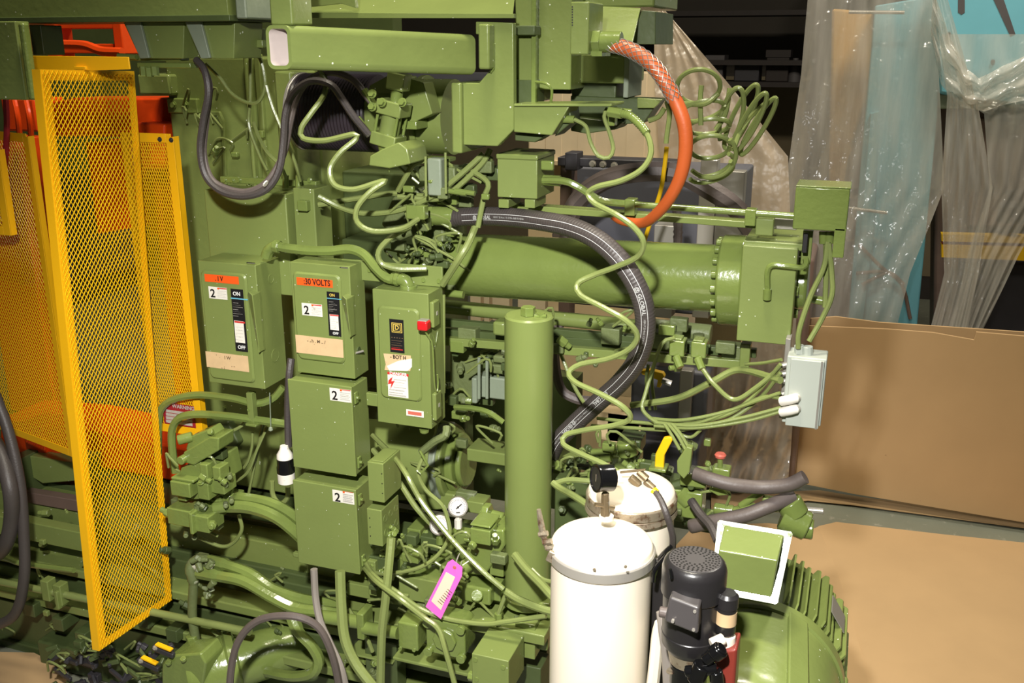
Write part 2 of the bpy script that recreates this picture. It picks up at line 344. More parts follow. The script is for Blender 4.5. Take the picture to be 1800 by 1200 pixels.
def drape(name, label, L, R, Y, m, amp, nf, seed, nu=110, nv=60, tilt=0, edge=None, solid=True):
    """sheet hanging between a left and a right pixel outline (lists of equal length, top to bottom)"""
    rnd = random.Random(seed); W = [(rnd.uniform(.6, 1.5)*nf, rnd.uniform(0, 6.3), rnd.uniform(.3, 1), rnd.uniform(-2.4, 2.4)) for _ in range(7)]
    def pick(A, v):
        k = min(int(v*(len(A)-1)), len(A)-2); f = v*(len(A)-1)-k
        return A[k][0]*(1-f)+A[k+1][0]*f, A[k][1]*(1-f)+A[k+1][1]*f
    def fn(u, v):
        lx, ly = pick(L, v); rx, ry = pick(R, v)
        p = at(lx*(1-u)+rx*u, ly*(1-u)+ry*u, Y+tilt*v)
        s = sum(a*(1-abs(math.sin((u*f*3.1+ph+v*sk)))*1.3) for f, ph, a, sk in W)/7
        s += .4*math.sin(u*31+v*9+seed)*math.sin(v*17+u*7)
        return p + V((0, s*amp*(.4+.8*v), 0))
    o = G().grid(nu, nv, fn).build(name, m, None, smooth=80, norm=False)
    if 0: md = o.modifiers.new('thickness', 'SOLIDIFY'); md.thickness = .0015
    return tag(o, label, 'plastic sheet')
drape('plastic_sheet', 'clear plastic sheet hanging in folds left of the teal machine', [(1425, -60), (1408, 130), (1380, 330), (1362, 480), (1350, 640)], [(1640, -60), (1650, 120), (1660, 330), (1600, 480), (1560, 640)], YT-.35, 'clear_sheet', .04, 5, 3, tilt=-.12)
drape('plastic_sheet', 'clear plastic sheet swagged below the bare teal panel at the upper right', [(1640, -10), (1665, 170), (1655, 330), (1660, 480), (1620, 640)], [(1655, -40), (1720, 190), (1745, 330), (1720, 480), (1690, 640)], YT-.4, 'clear_sheet', .03, 5, 5, nu=50, tilt=-.1)
drape('plastic_sheet', 'clear plastic sheet over the brown machine at the right edge of the view', [(1655, 60), (1700, 180), (1730, 200), (1740, 330), (1700, 450), (1660, 640)], [(1900, 60), (1900, 130), (1900, 200), (1860, 330), (1790, 450), (1700, 640)], YT-.33, 'clear_sheet', .035, 4, 9, nu=70, tilt=-.1)
def swag():
    top = [(1640, -20), (1668, 60), (1700, 120), (1722, 138), (1760, 118), (1830, 84), (1900, 60)]; bot = [(1636, 60), (1655, 150), (1690, 188), (1730, 196), (1780, 180), (1840, 170), (1900, 165)]
    def pk(A, u):
        k = min(int(u*(len(A)-1)), len(A)-2); f = u*(len(A)-1)-k; return A[k][0]*(1-f)+A[k+1][0]*f, A[k][1]*(1-f)+A[k+1][1]*f
    def fn(u, v):
        a = pk(top, u); b = pk(bot, u); s = .035*math.sin(v*13+u*4)+.02*math.sin(u*40+v*9)
        return at(a[0]*(1-v)+b[0]*v, a[1]*(1-v)+b[1]*v, YT-.42) + V((0, s, 0))
    o = G().grid(80, 24, fn).build('plastic_swag', 'clear_sheet', None, smooth=80, norm=False)
    tag(o, 'gathered plastic swag sagging in a V across the teal panel', 'plastic sheet')
swag()
# crate and the big diagonal drape
YK = 2.9
t = T('wooden_crate', 'pale plywood crate behind the machine below the orange hose', 'crate', at(1130, 290, YK))
px0, px1 = 930, 1190
n = 9
for i in range(n):
    a = px0+(px1-px0)*i/n; b = px0+(px1-px0)*(i+1)/n
    pb(a+1, 128, b-1, 288, YK+random.uniform(0, .006), .02).build('plank', 'wood_pale', t, .002)
pb(925, 280, 1200, 300, YK-.03, .05).build('batten', 'crate_wood', t, .003)
a_ = at(930, 128, YK+.03); b_ = at(1190, 288, YK+.03); G().box((a_.x, YK+.03, .0), (b_.x, YK+.63, a_.z)).build('lining', 'crate_wood', t)
drape('plastic_tarp', 'tan plastic tarp sloping down across the crate behind the coiled green air lines', [(1150, 8), (1150, 130), (1160, 300), (1170, 470), (1180, 640)], [(1160, 8), (1275, 140), (1385, 275), (1392, 470), (1395, 640)], YK-.08, 'milky_sheet', .02, 3, 12, tilt=-.15)
drape('plastic_wrap', 'brownish clear plastic wrap hanging low beside the standing cardboard', [(1225, 520), (1225, 650), (1225, 760), (1215, 860)], [(1400, 520), (1398, 650), (1392, 760), (1385, 850)], 2.6, 'wrap_sheet', .05, 5, 20, nu=60, nv=50)
t = T('wrapped_pallet_load', 'brown wrapped load behind the low plastic, left of the cardboard panel', 'pallet load', at(1310, 840, 2.85))
pb(1235, 440, 1395, 850, 2.85, .5).build('load', 'brown_machine', t, .03)
# blue grey machinery behind the ram
t = T('grey_machine', 'blue-grey machine frame behind the large green ram', 'machine', at(1120, 600, 1.3))
pb(985, 292, 1290, 560, 1.5, .4).build('panel', 'blue_grey_machine', t, .01)
pb(980, 276, 1190, 300, 1.25, .12).build('cross_beam', 'dark_machine', t, .004)
pb(993, 268, 1014, 300, 1.2, .1).build('post', 'dark_machine', t, .004)
pb(1232, 280, 1245, 560, 1.3, .08).build('post', 'steel', t, .004)
pb(1262, 300, 1292, 560, 1.3, .08).build('post', 'galvanised', t, .004)
pb(985, 288, 1000, 560, 1.3, .1).build('post', 'brown_machine', t, .004)
pb(1150, 395, 1180, 560, 1.25, .1).build('post', 'galvanised', t, .004)
for x, y in ((1042, 288), (1060, 289), (1080, 291), (1120, 294)):
    p = at(x, y, 1.25); G().hexbolt(p, (0, -1, 0), .012).build('bolt', 'steel', t)
pb(1110, 640, 1240, 760, 1.35, .3).build('motor_housing', 'blue_grey_machine', t, .02)
pb(1115, 770, 1225, 850, 1.3, .3).build('base', 'dark_machine', t, .02)
pb(1195, 650, 1212, 750, 1.3, .06).build('rib', 'galvanised', t, .006)
hose('ribbed_hose', 'fat dark grey corrugated hose arching behind the ram', [(985, 420, 1.0), (1015, 355, 1.0), (1060, 318, .95), (1120, 303, .9), (1190, 305, .9), (1250, 335, .9), (1295, 368, .95), (1330, 420, 1.1)], 17, 'grey_rubber')
hose('corrugated_hose', 'short grey corrugated hose hanging behind the bracket rail', [(1190, 370, .9), (1192, 400, .9), (1190, 450, .95)], 8, 'grey_rubber', rf=lambda u: 1+.12*math.sin(u*60))
t = T('pallet_stack', 'pale wooden pallets and blocks on the floor seen under the ram', 'pallet', at(900, 560, 1.5))
for a, b in ((826, 845), (850, 860), (865, 895), (910, 958)):
    pb(a, 508, b, 566, 1.5, .05).build('board', 'wood_pale', t, .002)
for a, b, c, d in ((1092, 652, 1122, 700), (1050, 722, 1125, 782), (842, 712, 850, 735), (870, 712, 884, 735), (1068, 725, 1122, 800)):
    pb(a, b, c, d, 1.45, .1).build('block', 'crate_wood', t, .003)
pb(1225, 505, 1300, 640, 1.6, .1).build('board', 'crate_wood', t, .003)

# ================================================================== ORANGE MACHINE AT THE LEFT
t = T('orange_machine', 'bright orange machine carriage behind the yellow mesh guards', 'machine', at(150, 800, .6))
YO = .75
pb(75, 38, 103, 100, YO-.2, .1).build('post', 'orange_paint', t, .005)
pb(196, 40, 218, 95, YO-.2, .1).build('post', 'orange_paint', t, .005)
pb(100, 40, 200, 50, YO-.18, .08).build('bar', 'orange_paint', t, .003)
pb(100, 77, 200, 94, YO-.18, .08).build('bar', 'orange_paint', t, .003)
hose('pipe', None, [(110, 78, YO-.25), (150, 80, YO-.25), (180, 90, YO-.25), (215, 92, YO-.25)], 8, 'orange_paint', parent=t)
pb(0, 172, 66, 232, YO, .2).build('housing', 'orange_paint', t, .01)
pl([(90, 180), (130, 172), (240, 172), (286, 172), (286, 218), (245, 240), (95, 240)], YO, .2).build('head', 'orange_paint', t, .01)
pl([(240, 215), (290, 218), (288, 300), (250, 300)], YO-.1, .2).build('cheek', 'orange_paint', t, .01)
pb(-60, 240, 100, 735, YO+.2, .2).build('rear_panel', 'orange_paint', t, .01)
pb(150, 250, 250, 420, YO+.1, .2).build('mould_half', 'orange_paint', t, .01)
pb(260, 260, 330, 800, YO+.15, .2).build('side_column', 'orange_paint', t, .01)
pl([(120, 420), (240, 400), (250, 470), (110, 500)], YO+.05, .1).build('link', 'dark_machine', t, .01)
pl([(0, 735), (120, 745), (330, 790), (330, 850), (0, 790)], YO-.15, .3).build('apron', 'orange_paint', t, .01)
pb(38, 742, 82, 808, YO-.35, .15).build('foot', 'orange_paint', t, .006)
pl([(82, 755), (118, 752), (118, 792), (84, 806)], YO-.33, .12).build('gusset', 'orange_paint', t, .006)
for x in (25, 45):
    hose('pipe', None, [(x, 176, YO-.1), (x+6, 205, YO-.12), (x+10, 240, YO-.1)], 5, 'orange_paint', parent=t)
hose('red_air_line', 'thin dark red air line hanging down at the far left edge', [(10, 172, .1), (12, 215, .1), (10, 270, .1), (4, 310, .1), (-12, 340, .1)], 5, 'maroon_sign')

# ================================================================== YELLOW MESH GUARDS
def mesh_panel(g, o, u, v, nu, nv, off, wd=.0022):
    """expanded metal: mirrored zigzag strands over the rectangle o, o+u, o+v"""
    o, u, v, off = V(o), V(u), V(v), V(off); du = u/nu; dv = v/nv; un = u.normalized(); N = u.cross(v).normalized()
    for i in range(nu+1):
        s = 1 if i % 2 else -1; vs = []; fs = []
        for j in range(nv+1):
            e = s*(1 if j % 2 else -1)*.42
            c = o+off+du*(i+e)+dv*j
            if i == 0: c += du*max(0, -e)
            if i == nu: c -= du*max(0, e)
            vs += [c-un*wd/2-N*.0012, c+un*wd/2-N*.0012, c+un*wd/2+N*.0012, c-un*wd/2+N*.0012]
        for j in range(nv):
            a = 4*j; b = a+4; fs += [(a+k, a+(k+1) % 4, b+(k+1) % 4, b+k) for k in range(4)]
        g.add(vs, fs)
    return g
TL_, BL_ = at(72, 122, -.35), at(176, 1143, -.35)
TR_, BR_ = atX(236, 125, TL_.x), atX(301, 1055, BL_.x)
t = T('mesh_guard', 'tall yellow expanded-metal guard leaf hanging in front of the bed', 'guard', BL_)
A = .034
def qbar(g, p, q, r, s, th):
    """plate over the quad p q r s with thickness th"""
    n = (V(q)-V(p)).cross(V(s)-V(p)).normalized()*th
    return g.prism([V(k) for k in (p, q, r, s)], n)
eu = (BR_-BL_).normalized(); et = (TR_-TL_).normalized(); ev = (TL_-BL_).normalized()
g = qbar(G(), BL_+V((-A, 0, 0)), BL_, TL_, TL_+V((-A, 0, 0)), .005); g.build('edge_flange', 'yellow_paint', t)
g = G()
qbar(g, BL_, BL_+eu*A, TL_+et*A, TL_, -.003); qbar(g, BR_-eu*A, BR_, TR_, TR_-et*A, -.003)
qbar(g, BL_+eu*A, BR_-eu*A, BR_-eu*A+ev*A, BL_+eu*A+ev*A, -.003); qbar(g, TL_+et*A-ev*A, TR_-et*A-ev*A, TR_-et*A, TL_+et*A, -.003)
g.build('angle_frame', 'yellow_paint', t)
me_ = mesh_panel(G(), BL_+V((.004, .003, .003)), (BR_-BL_)*.99, (TL_-BL_)*.998, 42, 172, (0, 0, 0), .0021).build('expanded_mesh', 'yellow_mesh', t, smooth=0); me_['kind'] = 'stuff'
yr = BR_.y
# header plate above it
t = T('guard_header', 'yellow header plate joining the mesh guards under the top beam', 'guard', at(150, 120, .1))
pl([(47, 98), (225, 100), (228, 122), (160, 124), (60, 122), (62, 152), (52, 150)], -.15, .006).build('plate', 'yellow_paint', t, .001)
pb(130, 117, 150, 123, -.16, .01).build('hinge', 'yellow_paint', t, .001)
def flat_guard(label, x0, y0, x1, y1, Y, nu, nv, fw=.034, xtilt=0):
    a = at(x0, y0, Y); b = at(x1, y1, Y); t = T('mesh_guard', label, 'guard', (a.x, Y, b.z))
    X0, X1, Z0, Z1 = a.x, b.x, b.z, a.z
    def q(x, z, dy=0): return V((x, Y+xtilt*(x-X0)+dy, z))
    g = G()
    def bar(xa, xb, za, zb_):
        g.add([q(xa, za, -.003), q(xb, za, -.003), q(xb, zb_, -.003), q(xa, zb_, -.003), q(xa, za, .002), q(xb, za, .002), q(xb, zb_, .002), q(xa, zb_, .002)], [(0, 1, 2, 3), (7, 6, 5, 4), (0, 4, 5, 1), (1, 5, 6, 2), (2, 6, 7, 3), (3, 7, 4, 0)])
    bar(X0, X0+fw, Z0, Z1); bar(X1-fw, X1, Z0, Z1-.012); bar(X0+fw, X1-fw, Z0, Z0+fw); bar(X0+fw, X1-fw-.0, Z1-fw, Z1); bar(X1-fw, X1-.012, Z1-.012, Z1)
    g.build('angle_frame', 'yellow_paint', t, .001)
    G().add([q(X1, Z0), q(X1, Z1-.01), q(X1, Z1-.01, .03), q(X1, Z0, .03), q(X1-.004, Z0), q(X1-.004, Z1-.01), q(X1-.004, Z1-.01, .03), q(X1-.004, Z0, .03)], [(0, 1, 2, 3), (7, 6, 5, 4), (0, 4, 5, 1), (1, 5, 6, 2), (2, 6, 7, 3), (3, 7, 4, 0)]).build('edge_flange', 'yellow_paint', t)
    o = mesh_panel(G(), q(X0+fw*.5, Z0+fw*.5, .006), q(X1-fw*.5, Z0)-q(X0+fw*.5, Z0), (0, 0, Z1-Z0-fw), nu, nv, (0, 0, 0), .0019).build('expanded_mesh', 'yellow_mesh', t, smooth=0); o['kind'] = 'stuff'
    return t, X0, X1, Z0, Z1
t, X0, X1, Z0, Z1 = flat_guard('yellow mesh guard door right beside the electrical switch boxes', 212, 232, 358, 768, .12, 38, 88)
for x, y in ((281, 245), (301, 246)):
    p = at(x, y, .117); G().hexbolt(p, (0, -1, 0), .007, .006).build('bolt', 'dark_machine', t)
decal(285, 706, 344, 752, .114, 'maroon_sign', t, 'warning_sign', .002)
text('WARNING', 322, 716, .111, 7, 'label_print', t)
for i in range(4): pb(292, 724+i*6, 338, 726+i*6, .1115, .001).build('lettering', 'label_print', t, smooth=0)
t, *_ = flat_guard('yellow mesh guard door at the far left behind the hanging leaf', -150, 218, 192, 772,   .3, 88, 92, xtilt=-.25)
t, *_ = flat_guard('small yellow mesh corner guard cut off by the left edge', -200, 250, 20, 414, .0, 60, 30)
# ================================================================== MACHINE FRAME
# rear column (green wall behind the boxes)
YF = .62
t = T('machine_column', 'wide dark green machine casting behind the switch boxes', 'machine frame', at(430, 900, YF))
pb(288, 100, 600, 885, YF, .5).build('casting', 'green_paint', t, .01)
pb(240, 130, 300, 168, YF-.05, .3).build('shoulder', 'green_paint', t, .01)
pb(292, 172, 348, 200, YF-.02, .03).build('pad', 'green_wet', t, .006)
for x in (305, 326):
    p = at(x, 184, YF-.02); G().hexbolt(p, (0, -1, 0), .012).build('bolt', 'green_wet', t)
pb(432, 95, 444, 330, YF-.03, .04).build('rib', 'green_paint', t, .006)
pb(455, 95, 462, 330, YF-.02, .03).build('rib', 'green_paint', t, .005)
pl([(355, 196), (385, 196), (394, 215), (398, 325), (392, 325), (388, 220), (380, 204), (355, 204)], YF-.012, .02).build('weld_bead', 'green_paint', t, .004)
pb(480, 125, 525, 340, YF-.18, .2).build('gusset', 'green_paint', t, .01)
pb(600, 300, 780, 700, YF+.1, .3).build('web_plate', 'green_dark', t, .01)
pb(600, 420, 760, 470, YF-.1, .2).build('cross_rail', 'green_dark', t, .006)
for x, y in ((372, 268), (342, 700), (395, 716), (500, 700)):
    p = at(x, y, YF); G().hexbolt(p, (0, -1, 0), .008).build('bolt', 'green_wet', t)
pl([(365, 745), (400, 740), (420, 780), (400, 800), (370, 790)], YF-.04, .05).build('boss', 'green_dark', t, .01)
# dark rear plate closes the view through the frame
t = T('machine_rear_frame', 'dark green rear frame of the press seen deep between the parts', 'machine frame', at(500, 900, 1.3))
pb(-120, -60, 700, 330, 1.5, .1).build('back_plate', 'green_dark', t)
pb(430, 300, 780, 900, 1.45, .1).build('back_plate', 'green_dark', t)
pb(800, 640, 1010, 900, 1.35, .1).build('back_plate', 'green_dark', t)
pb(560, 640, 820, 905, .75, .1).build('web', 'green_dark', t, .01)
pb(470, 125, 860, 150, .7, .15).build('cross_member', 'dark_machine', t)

# bed: long slideways
t = T('machine_bed', 'long dark green machine bed with stepped slideways along the bottom left', 'machine frame', at(300, 1190, .1))
def railbar(y0, y1, Y, d, m='green_dark', xa=-200, xb=900, nm='slideway'):
    a = at(400, y0, Y); b = at(400, y1, Y); return G().box((at(xa, y0, Y).x, Y, b.z), (at(xb, y0, Y).x, Y+d, a.z)).build(nm, m, t, .006)
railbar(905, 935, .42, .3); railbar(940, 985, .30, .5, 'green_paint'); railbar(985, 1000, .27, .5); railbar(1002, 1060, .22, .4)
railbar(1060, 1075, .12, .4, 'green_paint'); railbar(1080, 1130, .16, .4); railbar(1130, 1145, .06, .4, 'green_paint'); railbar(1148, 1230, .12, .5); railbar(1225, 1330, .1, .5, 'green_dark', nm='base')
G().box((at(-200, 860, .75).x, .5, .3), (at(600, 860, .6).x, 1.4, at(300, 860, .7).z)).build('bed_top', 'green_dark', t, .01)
pl([(45, 800), (140, 815), (135, 845), (75, 850), (50, 835)], .35, .15).build('chute', 'green_paint', t, .005)
pb(20, 802, 50, 880, .3, .15).build('bracket', 'green_dark', t, .005)
pl([(30, 862), (140, 880), (140, 900), (30, 880)], .28, .05).build('brown_rail', 'brown_machine', t, .003)
pb(-100, 918, 150, 938, .1, .06).build('rail_cap', 'green_paint', t, .004)
for x, y in ((40, 1060), (90, 1085), (130, 1110), (240, 1080), (290, 1105)):
    pb(x, y, x+22, y+26, .02, .1).build('lug', 'green_dark', t, .004)
t = T('lubrication_pipe', 'horizontal green pipe with clamps along the bed at the lower left', 'pipe', at(90, 1040, -.05))
G().cyl(at(-100, 1002, -.05), at(440, 1110, -.05), .016).build('pipe', 'green_hose', t)
for x, y in ((78, 1036), (100, 1044)):
    pb(x-9, y-16, x+10, y+22, -.075, .05).build('clamp', 'green_paint', t, .004)
pb(94, 1040, 104, 1072, -.09, .05).build('clamp', 'green_paint', t, .003)
hose('steel_guide_rod', 'thin bright steel rod behind the black loop at the lower left', [(-40, 968), (10, 980), (40, 990), (130, 1002)], 5, 'green_wet', .02, 'rod')
for i, (a, lab) in enumerate((((275, 1131, 302, 1142), 'short yellow edged clip at the lower left, the upper one'), ((250, 1154, 276, 1166), 'short yellow edged clip at the lower left, the lower one'))):
    t = T('spring_clip', lab, 'clip', at(a[0], a[1]+8, -.2)); G().beam(at(a[0], a[1], -.2), at(a[2], a[3], -.2), .02, .006).build('strip', 'yellow_paint', t)
    G().beam(at(a[0]-6, a[1]+6, -.19), at(a[2]+4, a[3]+10, -.19), .02, .022).build('arm', 'dark_machine', t, .004); p = at(a[0]-2, a[1]+7, -.2); G().hexbolt(p, (0, -1, 0), .008).build('bolt', 'steel', t)
G().box((at(60, 1180, .0).x, .04, 0), (at(470, 1190, 0).x, .6, at(300, 1185, .04).z)).build('base_plinth', 'green_dark', None, .01)
tag(bpy.data.objects['base_plinth'], 'dark green plinth block under the bed at the bottom left', 'machine frame')
t = T('linkage', 'dark jumble of links and brackets under the hanging guard leaf', 'linkage', at(240, 1180, -.2))
for i in range(46):
    x = 90+random.random()*230; y = 1135+random.random()*75
    G().beam(at(x, y, -.14), at(x+random.uniform(-30, 30), y+random.uniform(5, 22), -.16), .014, .02).build('link', 'dark_machine' if i % 3 else 'green_dark', t, .003)

# ---------------- top beam at left
YB = -.12
t = T('top_beam', 'long green beam across the top left with a lit end cap', 'beam', at(200, 36, YB))
pb(-200, -130, 402, 35, YB, .25).build('web', 'green_paint', t, .004)
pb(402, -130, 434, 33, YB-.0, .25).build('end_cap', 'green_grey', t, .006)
pb(-200, 33, 404, 37, YB-.01, .26).build('lower_flange', 'green_dark', t, .002)
t = T('mounting_bracket', 'tapered green bracket box under the top beam', 'bracket', at(310, 105, YB+.05))
for x, w_ in ((216, 108), (323, 90)):
    pl([(x, 38), (x+w_, 38), (x+w_-2, 103), (x+30, 103)], YB+.04, .16).build('tapered_plate', 'green_paint', t, .003)
    pl([(x+2, 38), (x+30, 38), (x+46, 102), (x+30, 103)], YB+.028, .012).build('gusset', 'green_grey', t, .002)
for a, b in ((222, 97), (240, 110)):
    pb(a, b, a+95, b+10, YB+.06, .05).build('foot_plate', 'green_wet', t, .003)
for x, y in ((252, 122), (262, 124), (272, 122)):
    p = at(x, y, YB+.05); G().cyl(p+V((0, 0, .01)), p-V((0, 0, .02)), .014, n=6).build('bolt', 'green_wet', t)
G().cyl(at(208, 98, YB+.04), at(240, 100, YB+.04), .009, n=12).build('pin', 'green_wet', t)
t = T('support_post', 'dark green plate post at the upper left edge', 'post', at(20, 176, -.25))
pb(-60, 38, 46, 176, -.28, .06).build('plate', 'green_paint', t, .004)
pb(46, 44, 78, 97, -.1, .1).build('rear_plate', 'green_dark', t, .004)
pb(40, 40, 49, 176, -.3, .03).build('edge_bead', 'green_wet', t, .008)

# ---------------- open ended rectangular tube and its bracket
YA = -.42
t = T('rectangular_tube', 'open-ended rectangular steel tube with pinkish bare inside pointing at the viewer', 'beam', at(490, 120, YA))
a = at(466, 44, YA); b = at(514, 122, YA); c = at(836, 124, .02); c2 = at(836, 68, .02)
fr = [V((a.x, YA, b.z)), V((b.x, YA, b.z)), V((b.x, YA, a.z)), V((a.x, YA, a.z))]
wv = V((b.x-a.x, 0, 0)); D = V((c.x, c.y, c.z))-fr[1]; D2 = c2-fr[2]; D = (D+D2)/2
def rrect(x0, x1, z0_, z1, r, n=5):
    o = []
    for cx, cz, s in ((x1-r, z1-r, 0), (x0+r, z1-r, 1), (x0+r, z0_+r, 2), (x1-r, z0_+r, 3)):
        for k in range(n+1):
            q = (s+k/n)*math.pi/2; o.append((cx+r*math.cos(q), cz+r*math.sin(q)))
    return o
O = rrect(a.x, b.x, b.z, a.z, .022); I = rrect(a.x+.01, b.x-.01, b.z+.01, a.z-.01, .015); n = len(O)
vs = [V((x, YA, z)) for x, z in O]+[V((x, YA, z)) for x, z in I]+[V((x, YA, z))+D for x, z in O]+[V((x, YA, z))+D*.6 for x, z in I]
g = G().add(vs, [(i, (i+1) % n, n+(i+1) % n, n+i) for i in range(n)]+[(i, (i+1) % n, 2*n+(i+1) % n, 2*n+i) for i in range(n)])
g.build('tube_wall', 'green_paint', t, wn=True)
mat('bare_inside', (186, 172, 166), .6, var=.3, scale=12)
G().add([p for p in vs[n:2*n]]+vs[3*n:], [(i, (i+1) % n, n+(i+1) % n, n+i) for i in range(n)]+[tuple(range(n, 2*n))]).build('bare_inside', 'bare_inside', t)
t = T('hanger_post', 'square green hanger post above the open tube end', 'post', at(500, 44, YA+.02))
pb(462, -150, 515, 44, YA+.005, .11).build('tube', 'green_paint', t, .006)
t = T('top_cover', 'bright yellow-green sloping cover sheet at the top centre', 'cover', at(700, 30, 0))
q = [at(515, 25, .0), at(900, 26, .0), at(912, -80, .4), at(515, -80, .4)]
G().prism(q, (0, .01, .004)).build('sloped_sheet', 'green_paint', t, .001)
G().prism([at(515, 22, -.01), at(903, 24, -.01), at(903, 32, -.01), at(515, 32, -.01)], (0, .02, 0)).build('lip', 'green_paint', t, .001)
G().prism([at(545, -60, -.03), at(620, -60, -.03), at(625, 14, -.03), at(600, 6, -.03), at(545, 12, -.03)], (0, .02, 0)).build('strut', 'green_paint', t, .001)
t = T('hanger_plate', 'thick chamfered green plate with box carrier at the top centre', 'bracket', at(860, 262, 0))
YP = .0
pl([(836, 38), (902, 40), (903, 228), (874, 257), (795, 254), (795, 145), (842, 146), (862, 122), (862, 62), (836, 60)], YP, .03).build('plate', 'green_paint', t, .003)
pl([(812, 146), (845, 146), (845, 254), (812, 254)], YP+.02, .2).build('carrier', 'green_paint', t, .006)
pb(792, 145, 812, 270, YP-.02, .22).build('flange', 'green_paint', t, .006)
pb(840, 42, 860, 122, YP-.05, .05).build('tube_end', 'green_paint', t, .006)
pl([(861, 75), (868, 75), (868, 122), (861, 130)], YP-.012, .02).build('weld', 'green_wet', t, .004)
t = T('square_column', 'pair of upright green square columns at the top right of the press', 'post', at(950, 160, .2))
pb(905, -150, 940, 180, .12, .2).build('column', 'green_paint', t, .004)
pb(940, -150, 1003, 158, .16, .25).build('column', 'green_paint', t, .004)
pb(935, -150, 941, 182, .1, .02).build('edge', 'green_wet', t, .002)
pb(903, 45, 940, 62, .08, .06).build('tie_bar', 'green_dark', t, .003)
pb(903, 140, 940, 182, .11, .1).build('tie_bar', 'green_dark', t, .003)
t = T('control_housing', 'tall green control housing with a column of small vent holes, cable gland on its side', 'enclosure', at(1030, 97, -.1))
pb(1003, 3, 1034, 96, -.08, .16).build('housing', 'green_paint', t, .004)
for i in range(8): 
    p = at(1006, 12+i*4.6, -.081); G().cyl(p, p+V((0, .002, 0)), .0022, n=8).build('vent_hole', 'ink_black', t)
p = at(1040, 74, -.02); G().cyl(p, p+V((.09, 0, 0)), .03, n=20).cyl(p+V((0, 0, 0)), p+V((.03, 0, 0)), .037, n=6).build('cable_gland', 'green_wet', t, .002)
pl([(1036, 90), (1058, 90), (1058, 99), (1040, 99)], -.05, .1).build('gland_bracket', 'green_wet', t)
t = T('rear_housing', 'yellow-green housing with flared hood behind the orange hose', 'enclosure', at(1080, 140, .3))
pb(1030, -150, 1150, 12, .3, .4).build('top_box', 'green_paint', t, .006)
q = [at(1038, 10, .3), at(1126, 14, .3), at(1110, 80, .12), at(1038, 74, .12)]
G().prism(q, (0, .012, 0)).build('hood', 'green_paint', t, .001)
pl([(1128, 18), (1152, 20), (1152, 78), (1108, 78)], .26, .3).build('hood_side', 'green_dark', t, .002)
pb(1003, 95, 1097, 147, .28, .3).build('lower_box', 'green_paint', t, .005)
pb(1097, 100, 1104, 172, .28, .2).build('edge_plate', 'green_grey', t, .003)
pb(1005, 145, 1082, 185, .32, .2).build('step_box', 'green_dark', t, .004)
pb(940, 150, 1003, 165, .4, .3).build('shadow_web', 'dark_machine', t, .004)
t = T('channel_arm', 'green channel arm with slanted end reaching right under the plates', 'bracket', at(950, 240, .05))
pl([(903, 182), (1002, 186), (970, 238), (903, 232)], .0, .12).build('web', 'green_paint', t, .003)
pl([(903, 183), (1075, 182), (1075, 187), (903, 187)], -.01, .16).build('top_flange', 'green_paint', t, .002)
pl([(985, 205), (1002, 190), (1005, 215), (975, 240)], .05, .1).build('end_wedge', 'green_dark', t, .003)
pl([(905, 234), (960, 238), (940, 250), (905, 247)], .04, .08).build('lug', 'green_dark', t, .003)
G().cyl(at(985, 209, .04), at(1010, 210, .04), .012, n=12).build('fitting', 'green_wet', t)
t = T('channel_arm', 'second green channel arm behind, its slanted end by the orange hose', 'bracket', at(1120, 230, .3))
pl([(1003, 168), (1160, 175), (1132, 216), (1003, 225)], .3, .12).build('web', 'green_dark', t, .003)
pl([(1120, 172), (1165, 175), (1150, 190), (1120, 190)], .28, .02).build('end_lip', 'green_paint', t, .002)
pl([(1003, 205), (1095, 215), (1080, 228), (1030, 235), (1003, 230)], .25, .15).build('lug', 'green_dark', t, .003)
pb(1068, 188, 1080, 222, .05, .04).build('hook', 'green_wet', t, .004)
G().cyl(at(1078, 196, .05), at(1110, 200, .05), .014, n=12).build('fitting', 'green_wet', t)

# ---------------- bellows, large pipe and tilted cylinder at top centre
t = T('rubber_bellows', 'black ribbed cylindrical bellows under the open tube', 'bellows', at(590, 265, .3))
c0, c1 = at(538, 196, .34), at(668, 200, .34); R = 66*sc(590, 200, .34)
prof = []; L_ = (c1-c0).length; n = 46
for i in range(n+1): prof.append((L_*i/n, R*(1 if i % 2 else .972)))
G().lathe(c0, c1-c0, prof, 48).build('pleats', 'bellows_black', t, smooth=20)
G().cyl(c0-V((.012, 0, 0)), c0, R*1.02, n=40).build('end_ring', 'steel', t, .002)
t = T('large_pipe', 'fat green pipe with welded collar at the top centre', 'pipe', at(750, 265, .3))
c0, c1 = at(690, 203, .32), at(800, 206, .32); R = 64*sc(740, 205, .32)
G().cyl(c0, c1, R, n=48).build('pipe', 'green_paint', t)
c2 = at(744, 204, .32); G().cyl(c2, c2+V((.022, 0, 0)), R*1.09, n=48).build('collar', 'green_paint', t, .004)
pl([(720, 138), (744, 145), (760, 200), (712, 222), (690, 212), (684, 150)], .12, .08).build('gusset_plate', 'green_paint', t, .003)
pl([(650, 150), (690, 128), (720, 135), (722, 210), (655, 240), (636, 225), (632, 200)], .22, .06).build('side_plate', 'green_paint', t, .003)
pb(690, 212, 732, 228, .1, .12).build('ledge', 'green_wet', t, .003)
t = T('tie_rod_cylinder', 'short green tie-rod cylinder hanging below the tube, its rod pointing down', 'cylinder', at(690, 290, .05))
ax = (at(676, 250, .05)-at(696, 170, .05)); u_ = ax.normalized(); rr = RT
def oblock(p0, p1, w_, d_, nm, m='green_paint'): return G().beam(p0, p1, w_, d_, up=(0, 1, 0)).build(nm, m, t, .004)
oblock(at(703, 128, .05), at(699, 158, .05), .062, .06, 'clevis')
G().cyl(at(699, 155, .05), at(696, 178, .05), .02, n=20).build('rod', 'green_wet', t)
